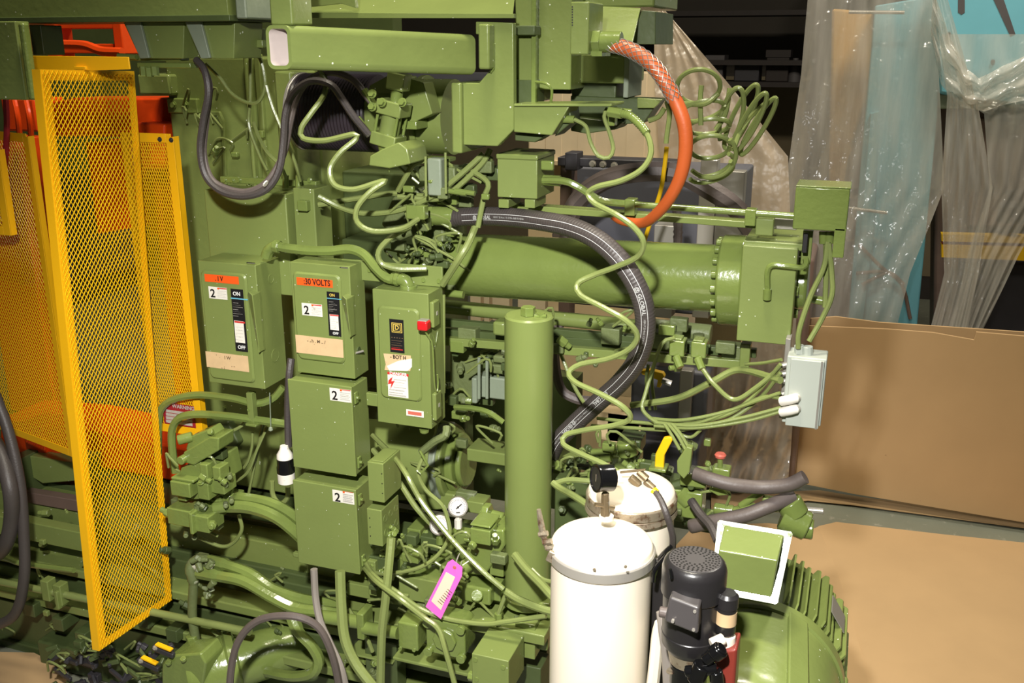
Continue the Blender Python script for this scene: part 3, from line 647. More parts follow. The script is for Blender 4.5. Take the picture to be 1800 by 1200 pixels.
oblock(at(694, 177, .05), at(690, 202, .05), .092, .085, 'head')
G().cyl(at(690, 200, .05), at(683, 238, .05), .034, n=28).build('barrel', 'green_paint', t)
for dx, dy in ((-.037, -.034), (.037, -.034), (-.037, .034), (.037, .034)):
    G().cyl(at(690, 200, .05)+V((dx, dy, 0)), at(683, 238, .05)+V((dx, dy, 0)), .005, n=8).build('tie_rod', 'green_wet', t)
oblock(at(684, 234, .05), at(680, 256, .05), .092, .085, 'cap')
G().cyl(at(679, 254, .05), at(678, 276, .05), .03, .018, n=20).build('nose', 'green_wet', t)
for x, y in ((655, 165), (672, 180), (708, 180), (655, 188)):
    p = at(x, y, -.01); G().hexbolt(p, (0, -1, .2), .011, .015).build('bolt', 'green_wet', t)
t = T('clevis_base', 'chamfered green base block under the tie-rod cylinder', 'bracket', at(688, 294, .05))
pl([(650, 274), (672, 262), (700, 250), (716, 262), (721, 288), (684, 296), (648, 291)], -.03, .14).build('block', 'green_paint', t, .004)
G().cyl(at(684, 294, .0), at(684, 303, .0), .003, .0005, n=8).build('paint_drip', 'green_wet', t)

# ---------------- terminal cabinet behind the switches
t = T('terminal_cabinet', 'wide green terminal cabinet behind and above the switch boxes', 'enclosure', at(440, 460, .2))
YJ = .16
pb(358, 333, 514, 520, YJ, .14).build('body', 'green_speckled', t, .004)
pb(514, 330, 562, 515, YJ+.02, .12).build('side_box', 'green_speckled', t, .004)
pb(386, 310, 556, 330, YJ+.12, .03).build('mounting_rail', 'green_wet', t, .003)
for x in (395, 408, 420, 500, 526, 545):
    p = at(x, 317, YJ+.12); G().hexbolt(p, (0, -1, 0), .008).build('bolt', 'green_wet', t)
pb(521, 352, 540, 372, YJ-.005, .03).build('latch', 'green_wet', t, .004)
for x in (502, 525): G().cyl(at(x, 330, YJ+.08), at(x, 308, YJ+.08), .012, n=12).build('gland', 'green_wet', t)

# ================================================================== SWITCH BOXES
def enclosure(t, x0, y0, x1, y1, Y, back, m='green_speckled'):
    X0, X1, Z0, Z1, d = pc(x0, y0, x1, y1, Y, back=back)
    G().box((X0, Y+.004, Z0), (X1, Y+d, Z1)).build('body', m, t, .003); return X0, X1, Z0, Z1, d
def raised(t, x0, y0, x1, y1, Y, h=.006, r=.02, nm='door'):
    a = at(x0, y0, Y); b = at(x1, y1, Y); O = rrect(a.x, b.x, b.z, a.z, r)
    cx = (a.x+b.x)/2; cz = (a.z+b.z)/2; k1 = (b.x-a.x-.012)/(b.x-a.x); k2 = (a.z-b.z-.012)/(a.z-b.z); n = len(O)
    vs = [V((x, Y+.001, z)) for x, z in O]+[V((cx+(x-cx)*k1, Y-h, cz+(z-cz)*k2)) for x, z in O]
    return G().add(vs, [tuple(range(n)), tuple(range(2*n-1, n-1, -1))]+[(i, (i+1) % n, n+(i+1) % n, n+i) for i in range(n)]).build(nm, 'green_speckled', t, .001, smooth=25)
def two_label(t, x, y, w_, h_, Y):
    t = decal(x, y, x+w_, y+h_, Y, 'white_label', t, 'number_label')
    text('2', x+w_*.24, y+h_*.54, Y-.001, h_*.62, 'ink_black', t)
    pb(x+w_*.46, y+h_*.1, x+w_*.95, y+h_*.24, Y-.0012, .0006).build('warning_strip', 'red_label', t, smooth=0)
    pb(x+w_*.47, y+h_*.1, x+w_*.56, y+h_*.24, Y-.0018, .0004).build('warning_triangle', 'orange_label', t, smooth=0)
    for k in range(5): pb(x+w_*.48, y+h_*(.34+.11*k), x+w_*(.93-.05*(k % 2)), y+h_*(.38+.11*k), Y-.0012, .0004).build('lettering', 'label_print', t, smooth=0)
    return
Y1 = 0.0
t = T('disconnect_switch', 'leftmost green disconnect switch box, its black ON/OFF plate tall and worn', 'switch box', at(400, 685, Y1))
X0, X1, Z0, Z1, d = enclosure(t, 346, 458, 465, 685, Y1, (505, 655))
raised(t, 352, 474, 449, 674, Y1)
F = Y1-.0065
lb = decal(359, 481, 420, 500, F, 'orange_label', t, 'voltage_label'); text('. I V', 385, 490, F-.001, 9, 'ink_black', lb, sx=.8)
two_label(t, 366, 503, 34, 24, F)
def onoff(t, x0, y0, x1, y1, F, on, off, gold=False):
    w_ = x1-x0; h_ = y1-y0
    t = decal(x0, y0, x1, y1, F, 'black_label', t, 'operating_plate')
    text(on, (x0+x1)/2-h_*.042, y0+h_*.085, F-.001, h_*.062, 'ink_gold' if gold else 'ink_white', t)
    pb(x0+.5, y0+h_*.14, x1-.5, y0+h_*.185, F-.0012, .0006).build('blue_band', 'blue_label', t, smooth=0)
    for k in range(7):
        pb(x0+w_*.15, y0+h_*(.22+.034*k), x0+w_*(.45+.25*((k*37) % 3)/2), y0+h_*(.233+.034*k), F-.0011, .0004).build('lettering', 'label_print', t, smooth=0)
    pb(x0+w_*.2, y0+h_*.5, x1-w_*.16, y0+h_*.86, F-.0012, .0006).build('danger_label', 'white_label', t, smooth=0)
    pb(x0+w_*.22, y0+h_*.505, x1-w_*.18, y0+h_*.55, F-.0018, .0005).build('danger_strip', 'red_label', t, smooth=0)
    for k in range(5): pb(x0+w_*.3, y0+h_*(.6+.05*k), x0+w_*.72, y0+h_*(.61+.05*k), F-.0017, .0004).build('lettering', 'label_print', t, smooth=0)
    text(off, (x0+x1)/2+h_*.038, y0+h_*.925, F-.001, h_*.058, 'ink_white', t)
onoff(t, 405, 507, 436, 619, F, 'ON', 'OFF')
lb = decal(361, 617, 438, 654, F, 'tan_label', t, 'worn_label')
for x, y, s in ((400, 629, 'I W'), (392, 645, '.. ;'), (410, 642, ', ..')): text(s, x, y, F-.001, 6, 'ink_faded', lb)
def handle(t, x, y0, y1, Y, XR):
    """folded side handle that wraps the right edge of the door"""
    a = at(x, y0, Y); b = at(x, y1, Y); h = a.z-b.z; W = XR-a.x+.004
    P = [(a.x, -.004, a.z-.02), (a.x+W*.5, -.03, a.z), (a.x+W, -.035, a.z-.01), (a.x+W, -.02, b.z), (a.x+W*.75, -.01, b.z), (a.x+W*.45, -.012, a.z-h*.5)]
    g = G().add([V((p[0], Y+p[1], p[2])) for p in P]+[V((p[0]+.002, Y+.012, p[2])) for p in P], [tuple(range(6)), tuple(range(11, 5, -1))]+[(i, (i+1) % 6, 6+(i+1) % 6, 6+i) for i in range(6)])
    g.build('handle', 'green_speckled', t, .003)
    G().box((XR, Y-.02, b.z), (XR+.004, Y+.02, a.z-.01)).build('handle_side', 'green_speckled', t, .001)
handle(t, 435, 508, 614, Y1, X1)
def slot(t, x, y, w_, Y): pb(x, y, x+w_, y+2.5, Y, .006).build('slot', 'ink_black', t, smooth=0); pb(x+2, y+1.2, x+w_, y+2.6, Y-.002, .006).build('hasp', 'steel', t, smooth=0)
slot(t, 433, 461, 14, Y1+.002)
def knock(t, X, yz, r): G().lathe((X-.001, yz[0], yz[1]), (1, 0, 0), [(0, r), (.0022, r), (.0022, r*.88), (.0017, r*.86)], 20).build('knockout', 'green_speckled', t)
knock(t, X1, (Y1+d*.6, Z1-.07), .018); knock(t, X1, (Y1+d*.55, Z0+.11), .026)

t = T('disconnect_switch', 'middle green disconnect switch box with orange VOLTS label, gold ON lettering', 'switch box', at(565, 665, Y1-.02))
Y2 = -.02
X0, X1, Z0, Z1, d = enclosure(t, 508, 460, 623, 667, Y2, (648, 645))
raised(t, 514, 476, 607, 640, Y2)
F = Y2-.0065
lb = decal(521, 487, 585, 506, F, 'orange_label', t, 'voltage_label'); text(':30 VOLTS', 557, 496.5, F-.001, 11, 'ink_black', lb, sx=.78)
two_label(t, 530, 532, 37, 25, F)
onoff(t, 574, 512, 600, 592, F, 'ON', 'OFF', True)
lb = decal(519, 588, 604, 629, F, 'tan_label', t, 'worn_label')
text('- . h . M .. /', 556, 600, F-.001, 6, 'ink_faded', lb)
handle(t, 600, 515, 588, Y2, X1)
slot(t, 597, 469, 14, Y2+.002)
p = V((X1, Y2+d*.35, Z0+.1)); G().cyl(p, p+V((.004, 0, 0)), .012, n=20).build('knockout', 'green_dark', t); G().cyl(p+V((-.0, -.02, -.006)), p+V((.014, .01, -.006)), .004, n=8).build('screw', 'steel', t)

Y3 = -.03
t = T('safety_switch', 'green safety switch box with a red-knobbed side lever and squared letter plate', 'switch box', at(710, 750, Y3))
X0, X1, Z0, Z1, d = enclosure(t, 653, 508, 758, 755, Y3, (783, 730))
raised(t, 663, 536, 742, 707, Y3)
F = Y3-.0065
t3 = t; t = decal(684, 560, 711, 621, F, 'black_label', t, 'maker_plate')
for k, (w_, m) in enumerate(((9.5, 'ink_gold'), (8.2, 'black_label'), (6.8, 'ink_gold'), (5.6, 'black_label'))):
    pb(697.5-w_, 576-w_, 697.5+w_, 576+w_, F-.001-.0004*(k+1), .0004).build('square_border', m, t, smooth=0)
text('D', 697.5, 576, F-.003, 8, 'ink_gold', t)
text('- - - - -', 698, 593, F-.001, 6, 'ink_faded', t)
for k in range(4): pb(688, 598+k*4, 707-(k % 2)*3, 599.5+k*4, F-.0011, .0004).build('lettering', 'red_label' if k == 3 else 'ink_faded', t, smooth=0)
pb(688, 612, 708, 616, F-.0012, .0004).build('lettering', 'red_label', t, smooth=0); t = t3
P_ = [at(x, y, F-.0008) for x, y in ((674, 621), (722, 625), (723, 640), (721, 652), (676, 650), (678, 640))]
G().prism(P_, (0, .0008, 0)).build('torn_label', 'tan_label', t, smooth=0); text('- BOT H', 700, 628, F-.0012, 7, 'ink_black', t, sx=.9)
G().prism([at(x, y, F-.0012) for x, y in ((680, 643), (700, 634), (724, 630), (724, 645), (716, 652), (684, 651))], (0, .0006, 0)).build('torn_paper', 'white_label', t, smooth=0)
t = decal(681, 653, 718, 700, F, 'white_label', t, 'danger_label')
pb(681, 653, 718, 662, F-.0014, .0005).build('danger_strip', 'red_label', t, smooth=0); text('DANGER', 700, 657.5, F-.0018, 6, 'ink_white', t)
G().prism([at(x, y, F-.0012) for x, y in ((683, 668), (690, 662), (688, 670), (694, 669), (686, 684), (688, 674), (682, 675))], (0, .0005, 0)).build('lightning_mark', 'red_label', t, smooth=0)
for k in range(7): pb(692 if k < 4 else 684, 667+k*4.5, 714-(k % 3)*3, 668.5+k*4.5, F-.0012, .0004).build('lettering', 'label_print', t, smooth=0)
t = t3; decal(714, 719, 745, 734, F+.006, 'white_label', t, 'foil_label', .001); decal(717, 722, 741, 731, F+.005, 'copper_red', t, 'print')
# latches, lever, arrow on the right side
for za, zb_ in ((Z1-.03, Z1-.12), (Z0+.13, Z0+.03)):
    G().box((X1, Y3+.01, zb_), (X1+.016, Y3+.06, za)).build('latch', 'green_speckled', t, .004)
    G().box((X1+.014, Y3+.032, (za+zb_)/2-.005), (X1+.018, Y3+.042, (za+zb_)/2+.008)).build('catch', 'steel', t)
kp = V((X1-.002, Y3-.032, Z1-.1))
G().box(kp-V((.019, .018, .016)), kp+V((.019, .018, .018))).build('knob', 'red_plastic', t, .006)
G().box(kp-V((.017, .014, -.016)), kp+V((.015, .016, .02))).build('knob_cap', 'galvanised', t, .003)
G().tube([kp-V((0, 0, .015)), kp+V((.015, .012, -.05)), kp+V((.02, .022, -.08)), kp+V((.02, .03, -.22)), kp+V((.02, .05, -.25)), kp+V((.02, .06, -.22)), kp+V((.02, .055, -.19))], .003, 6).build('lever', 'green_wet', t)
G().prism([V((X1, Y3+.03, Z1-.15)), V((X1, Y3+.035, Z1-.15)), V((X1, Y3+.055, Z1-.19)), V((X1, Y3+.075, Z1-.15)), V((X1, Y3+.08, Z1-.15)), V((X1, Y3+.055, Z1-.2))], (.002, 0, 0)).build('arrow_mark', 'green_wet', t)
p = at(746, 758, Y3+.03); G().lathe(p+V((0, 0, .01)), (0, 0, -1), [(0, .018), (.012, .016), (.018, .008)], 16).build('drain_plug', 'green_wet', t)
t = T('mounting_plate', 'green mounting plate behind the safety switch box', 'bracket', at(700, 500, .1))
pb(600, 455, 778, 505, Y3+.1, .01).build('plate', 'green_speckled', t, .002)
pb(643, 690, 664, 715, Y3+.05, .02).build('ear', 'green_speckled', t, .003)
for x, y in ((745, 492), (772, 494), (650, 475)):
    p = at(x, y, Y3+.1); G().hexbolt(p, (0, -1, 0), .007).build('bolt', 'green_wet', t)

def plain_box(label, x0, y0, x1, y1, Y, back, lx, ly, hz):
    t = T('junction_box', label, 'junction box', at((x0+x1)/2, y1, Y)); X0, X1, Z0, Z1, d = enclosure(t, x0, y0, x1, y1, Y, back)
    G().box((X0-.003, Y-.003, Z0-.003), (X1+.003, Y+.008, Z1+.003)).build('cover', 'green_speckled', t, .003)
    two_label(t, lx, ly, 39, 27, Y-.003)
    for z in (Z1-.045, Z0+.045):
        G().box((X1+.001, Y+.012, z-.022), (X1+.009, Y+.035, z+.022)).build('clamp', 'green_wet', t, .003)
        G().hexbolt((X1+.009, Y+.024, z), (1, 0, 0), .006, .008).build('screw', 'green_wet', t)
    return X0, X1, Z0, Z1, d
plain_box('square green junction box directly under the middle switch box', 507, 667, 625, 836, Y1-.06, (652, 800), 579, 681, 0)
r5 = plain_box('lowest green junction box, square, above the hanging green cables', 516, 844, 632, 1008, Y1-.08, (660, 975), 584, 860, 0)
t = T('relay_box', 'narrow deep green relay box beside the junction boxes', 'junction box', at(662, 880, -.12))
X0, X1, Z0, Z1, d = pc(645, 811, 676, 884, -.14, back=(706, 855)); G().box((X0, -.14, Z0), (X1, -.14+d, Z1)).build('body', 'green_speckled', t, .003)
for z in (.25, .5, .75): G().cyl((X1-.006, -.142, Z0+(Z1-Z0)*z), (X1-.006, -.139, Z0+(Z1-Z0)*z), .002, n=8).build('screw_hole', 'ink_black', t)
G().box((X0+.01, -.13, Z1), (X1-.004, -.14+d*.9, Z1+.004)).build('lid', 'green_speckled', t, .002)
t = T('outlet_box', 'small green outlet box with six round knockouts on its side', 'junction box', at(660, 955, -.12))
X0, X1, Z0, Z1, d = pc(644, 893, 673, 961, -.14, back=(703, 930)); G().box((X0, -.14, Z0), (X1, -.14+d, Z1)).build('body', 'green_speckled', t, .003)
for i in range(3):
    for j in range(2): knock(t, X1, (-.14+d*(.2+.3*i), Z0+(Z1-Z0)*(.3+.4*j)), .014)
for z in (.25, .5, .75): G().cyl((X0+.012, -.142, Z0+(Z1-Z0)*z), (X0+.012, -.139, Z0+(Z1-Z0)*z), .002, n=8).build('screw_hole', 'ink_black', t)
for a, b, lab in ((636, 664, 'slim green bracket strut under the lowest junction box'), ):
    tag(pb(645, 985, 662, 1048, -.02, .03).build('support_strut', 'green_paint', None, .003), lab, 'bracket')
# ================================================================== BIG RAM (main horizontal cylinder)
YR = .36
t = T('hydraulic_ram', 'large glossy green horizontal ram with bolted flange and square head plate', 'cylinder', at(1050, 560, YR))
c0, c1 = at(745, 461, YR), at(1272, 490, YR); R = 57*sc(1040, 475, YR)
G().cyl(c0+(c1-c0)*.1, c1, R, n=64).build('barrel', 'green_wet', t)
ux = (c1-c0).normalized()
G().cyl(c0, c0+(c1-c0)*.1, R*.86, n=40).build('gland', 'green_wet', t, .004)
fr_ = at(1268, 492, YR); fr2 = at(1312, 494, YR); RF = 80*sc(1290, 495, YR)
G().cyl(fr_, fr2, RF, n=64).build('flange', 'green_wet', t, .008)
x_, y_, _ = frame(ux)
for k in range(18):
    a = 2*math.pi*k/18; p = fr_+(x_*math.cos(a)+y_*math.sin(a))*RF*.88
    G().cyl(p, p-ux*.018, .0125, n=14).build('cap_screw', 'green_wet', t, .003)
YH = YR-RF-.03
X0, X1, Z0, Z1, d = pc(1306, 431, 1388, 607, YH, None, (1400, 560)); 
G().box((X0, YH, Z0), (X1, YH+.09, Z1)).build('guard_plate', 'green_speckled', t, .003)
G().box((X0-.0, YH+.02, Z1-.01), (X1+.03, YR+.1, Z1+.012)).build('top_plate', 'green_speckled', t, .003)
c3 = fr2; G().cyl(c3, c3+ux*.16, RF*.8, n=48).build('head', 'green_wet', t, .01)
G().cyl(c3+ux*.16, c3+ux*.2, RF*.55, n=40).build('end_boss', 'green_wet', t, .01)
for a in range(6):
    p = c3+ux*.16+(x_*math.cos(a*1.05)+y_*math.sin(a*1.05))*RF*.66; G().hexbolt(p, ux, .016).build('bolt', 'green_wet', t)
G().cyl(at(1420, 524, .2), at(1452, 530, .2), .014, n=14).build('port_fitting', 'green_wet', t)
hose('elbow_pipe', None, [(1349, 512, YH-.01), (1349, 478, YH-.015), (1357, 466, YH-.018), (1380, 467, YH-.018), (1410, 470, YH-.01), (1417, 462, YH), (1416, 455, YH+.01)], 5, 'green_wet', parent=t)
G().cyl(at(1349, 508, YH-.01), at(1348, 526, YH-.008), .013, n=12).build('pipe_clip', 'green_wet', t)
# front gland ironwork at the left end of the ram
t = T('gland_housing', 'greasy green gland housing where the ram enters the frame', 'casting', at(760, 480, .22))
pb(735, 395, 782, 478, .26, .2).build('block', 'green_rough', t, .01)
pb(700, 345, 795, 400, .3, .2).build('upper_block', 'green_rough', t, .012)
pl([(690, 345), (735, 330), (760, 400), (700, 425), (668, 395)], .28, .15).build('casting', 'green_rough', t, .012)
for x, y in ((742, 408), (742, 440), (742, 468), (790, 432), (792, 468), (742, 385)):
    p = at(x, y, .24); G().hexbolt(p, (0, -1, .1), .013, .02).build('bolt', 'green_wet', t)
G().cyl(at(742, 378, .2), at(800, 380, .2), .034, n=32).build('hose_port', 'green_wet', t, .004)
G().cyl(at(752, 378, .2), at(764, 379, .2), .04, n=6).build('hex_collar', 'green_wet', t, .003)
pb(780, 500, 800, 520, .25, .1).build('lug', 'green_rough', t, .004)
G().cyl(at(785, 515, .2), at(815, 518, .2), .014, n=12).build('plug', 'green_wet', t)

# rail above ram
t = T('conduit_rail', 'long thin green conduit and channel running above the ram to the end box', 'rail', at(1200, 380, .2))
G().cyl(at(1098, 358, .2), at(1402, 380, .2), .0105, n=16).build('conduit', 'green_wet', t)
G().prism([at(900, 359, .22), at(1330, 391, .22), at(1330, 402, .22), at(900, 370, .22)], (0, .06, 0)).build('channel', 'green_paint', t, .002)
for x, y in ((1106, 350), (1318, 368)): pb(x-8, y, x+9, y+30, .185, .05).build('clamp', 'green_wet', t, .003)
pb(1329, 384, 1358, 415, .2, .05).build('foot', 'green_speckled', t, .003)
pb(1350, 382, 1400, 405, .3, .04).build('bright_lug', 'galvanised', t, .003)
t = T('end_box', 'square green box on the far right end of the conduit rail', 'enclosure', at(1440, 410, .1))
X0, X1, Z0, Z1, d = pc(1399, 328, 1487, 408, .1, None, (1494, 400))
G().box((X0, .1, Z0), (X1, .24, Z1)).build('body', 'green_wet', t, .004)
G().box((X0, .1, Z1), (X1+.002, .245, Z1+.004)).build('lid', 'green_wet', t, .002)
a = at(1467, 404, .1); b = at(1487, 454, .1); G().box((a.x, .1, b.z), (X1, .14, Z0+.01)).build('leg_plate', 'green_wet', t, .002)
pb(1412, 405, 1424, 465, .2, .04).build('bracket', 'green_paint', t, .002)
pb(1412, 410, 1418, 445, .16, .02).build('black_catch', 'ink_black', t, .002)
for x in (1448, 1458): G().cyl(at(x, 406, .17), at(x, 428, .17), .014, n=12).build('gland', 'green_wet', t, .002)
# control box on the rail
t = T('sensor_box', 'dark-topped green box on two feet standing on the rail above the black hose', 'enclosure', at(920, 365, .15))
X0, X1, Z0, Z1, d = pc(874, 276, 944, 350, .1, None, (974, 338)); G().box((X0, .1, Z0), (X1, .1+d, Z1)).build('body', 'green_speckled', t, .003)
G().box((X0-.003, .094, Z1-.006), (X1+.003, .1+d+.004, Z1+.012)).build('lid', 'green_paint', t, .005)
for x in (876, 922): pb(x, 350, x+18, 366, .1, .12).build('foot', 'green_paint', t, .002)
G().cyl(at(948, 316, .17), at(985, 318, .17), .018, n=16).build('conduit_hub', 'green_wet', t)
pb(950, 282, 972, 300, .12, .02).build('hinge', 'green_wet', t, .005)
t = T('solenoid_valve', 'green solenoid valve with bright connectors above the gland housing', 'valve', at(770, 340, .1))
pb(735, 292, 800, 322, .12, .09).build('body', 'green_rough', t, .005)
pb(750, 278, 776, 345, .08, .05).build('coil', 'green_grey', t, .006)
pb(745, 276, 790, 286, .14, .06).build('cap', 'green_wet', t, .004)
pb(805, 322, 828, 365, .2, .03).build('bracket', 'green_rough', t, .003)
for x in (785, 800): G().cyl(at(x, 335, .1), at(x+35, 340, .1), .009, n=10).build('connector', 'green_wet', t)
pb(840, 294, 876, 318, .2, .08).build('block', 'green_dark', t, .004)
for x0, y0, x1, y1 in ((748, 275, 753, 345), (783, 268, 788, 340)):
    G().cyl(at(x0, y0, .06), at(x1-4, y1, .06), .0045, n=8).build('pipe', 'green_hose', t)

# lower rods and ladder rail under ram
t = T('guide_rod', 'dark green guide rod running parallel under the ram', 'rod', at(1000, 575, .5))
G().cyl(at(780, 538, .5), at(1245, 588, .5), .028, n=28).build('rod', 'green_paint', t)
G().cyl(at(1150, 577, .49), at(1250, 588, .49), .036, n=28).build('sleeve', 'green_rough', t, .004)
t = T('ladder_rail', 'pair of long green square rails with clamp blocks under the guide rod', 'rail', at(1000, 640, .35))
def bar2(a, b, w_, m='green_dark', nm='rail'): return G().beam(a, b, w_, w_*1.0, up=(0, 1, 0)).build(nm, m, t, .002)
bar2(at(780, 566, .36), at(1240, 606, .36), .028); bar2(at(780, 584, .36), at(1330, 620, .36), .03)
bar2(at(780, 598, .3), at(1318, 640, .3), .03, 'green_paint')
bar2(at(780, 660, .5), at(900, 668, .5), .03)
for x, y in ((820, 592), (1072, 592), (1160, 600), (1285, 622)):
    pb(x-16, y-16, x+16, y+16, .3, .06).build('clamp_block', 'green_rough', t, .004)
pb(865, 565, 888, 592, .24, .06).build('knuckle', 'green_paint', t, .01)
pb(1302, 604, 1316, 650, .28, .05).build('upright', 'green_paint', t, .003)
for x, y in ((1190, 612), (1228, 615)):
    pb(x-13, y-14, x+12, y+16, .2, .06).build('valve_body', 'green_wet', t, .004)
    pb(x-10, y-18, x+8, y-13, .205, .05).build('valve_cap', 'green_wet', t, .002)
    G().cyl(at(x-2, y+14, .2), at(x+6, y+34, .18), .014, n=10).build('elbow', 'green_wet', t, .002)
    G().cyl(at(x, y-28, .3), at(x, y-10, .3), .02, n=12).build('nipple', 'green_rough', t)
# dirty motor casing behind the column
t = T('side_casting', 'dusty grey-green casting with ribs behind the tall column', 'casting', at(840, 700, .4))
pl([(790, 612), (880, 618), (880, 640), (845, 690), (835, 710), (790, 712)], .42, .2).build('casting', 'green_rough', t, .01)
pb(838, 660, 890, 704, .36, .15).build('block', 'green_grey', t, .006)
for x in (842, 856): G().cyl(at(x, 628, .3), at(x, 700, .3), .006, n=8).build('pipe', 'green_grey', t)
pb(828, 664, 838, 710, .34, .04).build('clamp', 'green_grey', t, .006)
pb(860, 640, 895, 660, .35, .1).build('rib_cap', 'green_rough', t, .006)
pb(866, 625, 890, 640, .35, .1).build('rib_cap', 'green_rough', t, .006)
G().cyl(at(780, 518, .1), at(780, 690, .1), .006, n=8).build('tie_wire', 'green_hose', t)

# lower ram with hub
t = T('lower_ram', 'thick green lower ram with ringed hub and squared shaft at the centre', 'cylinder', at(790, 860, .35))
c0, c1 = at(640, 800, .42), at(800, 812, .42); R = 66*sc(740, 810, .42)
G().cyl(c0, c1, R, n=48).build('barrel', 'green_paint', t, .006); ux2 = (c1-c0).normalized()
G().cyl(c1, c1+ux2*.035, R*.8, n=48).build('ring', 'green_wet', t, .008)
G().cyl(c1+ux2*.035, c1+ux2*.06, R*.62, n=40).build('ring', 'green_wet', t, .008)
G().cyl(c1-ux2*.05, c1-ux2*.02, R*1.06, n=48).build('ring', 'green_grey', t, .006)
pb(820, 788, 1010, 838, .32, .12).build('squared_shaft', 'green_paint', t, .005)
pl([(655, 762), (720, 765), (760, 880), (660, 880)], .36, .1).build('side_web', 'green_paint', t, .006)
pl([(735, 860), (800, 870), (790, 895), (740, 898)], .3, .08).build('foot', 'green_paint', t, .006)

# ================================================================== TALL COLUMN
YCOL = .0
t = T('accumulator', 'tall smooth green vertical cylinder with hexagon plug on its flat top', 'cylinder', at(925, 1040, YCOL))
c = at(930, 553, YCOL); rc = 43.5*sc(930, 553, YCOL); zb = at(925, 1040, YCOL).z
G().lathe((c.x, YCOL, zb), (0, 0, 1), [(0, rc*1.0), (.0, rc), (c.z-zb-.006, rc), (c.z-zb, rc-.006)], 64).build('barrel', 'green_smooth', t)
G().cyl((c.x, YCOL, c.z-.001), (c.x, YCOL, c.z+.006), .026, n=20).cyl((c.x, YCOL-.01, c.z), (c.x, YCOL-.01, c.z+.03), .025, n=6).build('hex_plug', 'green_wet', t, .002)
p = V((c.x+.045, YCOL-.01, c.z)); G().cyl(p, p+V((0, 0, .012)), .013, n=6).cyl(p-V((.02, .005, 0)), p+V((.02, -.005, .006)), .006, n=8).build('bleed_screw', 'green_wet', t)
G().cyl((c.x, YCOL, zb-.03), (c.x, YCOL, zb), rc*1.12, n=48).build('base_ring', 'green_paint', t, .003)
p = at(895, 1035, -.1)
t = T('column_clamp', 'thin green rod clamp crossing the foot of the tall cylinder', 'clamp', p)
G().cyl(at(892, 1036, -.13), at(876, 1078, -.13), .008, n=8).build('rod', 'green_hose', t)
G().cyl(at(876, 1078, -.13), at(876, 1086, -.13), .014, n=6).build('nut', 'green_wet', t)

# ================================================================== BIG BLACK HOSE WITH LETTERING
HP = [(798, 382, .2), (850, 380, .17), (900, 382, .12), (950, 388, .06), (1000, 398, .0), (1045, 418, -.05), (1085, 452, -.09), (1115, 495, -.1), (1132, 540, -.09), (1133, 590, -.06), (1118, 635, -.02), (1090, 672, .03), (1050, 708, .08), (1010, 745, .12), (978, 780, .15), (955, 830, .2)]
HPts = pp(HP); HR = 17.5*sc(1000, 400, .03)
t = T('hydraulic_hose', 'fat black ribbed rubber hose with white print curving over the ram', 'hose', HPts[0])
SP = spline(HPts, .005)
G().tube(HPts, HR, 20, step=.0035, rf=lambda u: 1+.012*(1 if int(u*330) % 2 else -1)).build('hose', 'black_rubber', t, smooth=20)
G().cyl(SP[0]-V((.004, 0, 0)), SP[0]+V((.012, 0, 0)), HR*1.05, n=24).build('end_collar', 'black_rubber', t, .002)
def along(s):
    k = min(int(s*(len(SP)-1)), len(SP)-2); k = max(k, 1); c = SP[k]; tt = (SP[k+1]-SP[k-1]).normalized()
    nn = (CAMP-c).normalized(); nn = (nn-tt*nn.dot(tt)).normalized(); return c, tt, nn, nn.cross(tt)
acc = [0]
for i in range(1, len(SP)): acc.append(acc[-1]+(SP[i]-SP[i-1]).length)
HL = acc[-1]
def print_on(body, s0, size, off, nm='lettering', bold=True, flip=1):
    vs, fs = fmesh(body, size, .0002, bold); out = []
    mn = min(v.x for v in vs)
    for v in vs:
        s = (s0+(v.x-mn))/HL; c, tt, nn, uu = along(s); th = (off+v.y)/HR
        # exact position between samples
        k = max(1, min(int(s*(len(SP)-1)), len(SP)-2)); fr = s*(len(SP)-1)-k; c = SP[k].lerp(SP[k+1], fr)
        out.append(c+(nn*math.cos(th)+uu*math.sin(th)*(1))*(HR*1.018+.0006))
    return G().add(out, fs).build(nm, 'ink_white', t, smooth=0, norm=False)
SGN = 1 if along(.2)[3].z > 0 else -1
if SGN < 0:
    _al = along
    def along(s): c, tt, nn, uu = _al(s); return c, tt, nn, -uu
for s0 in (.105, .84, HL-.33, HL*.6+.2):
    if s0 < HL-.15:
        print_on('@ GLOBAL', s0, .017, -.004)
        print_on('100R17 25.4mm 1 21.0 MPa 3000 PSI MSHA', s0+.1, .008, -.003, bold=False)
for off in (.007, -.0125):
    vs = []; fs = []
    N = 200
    for i in range(N+1):
        s = .03+.95*i/N; c, tt, nn, uu = along(s); k = max(1, min(int(s*(len(SP)-1)), len(SP)-2)); c = SP[k].lerp(SP[k+1], s*(len(SP)-1)-k)
        for o_ in (off-.0007, off+.0007): th = o_/HR; vs.append(c+(nn*math.cos(th)+uu*math.sin(th))*(HR*1.018+.0005))
    for i in range(N): fs.append((2*i, 2*i+1, 2*i+3, 2*i+2))
    G().add(vs, fs).build('printed_stripe', 'ink_white', t, smooth=0, norm=False)

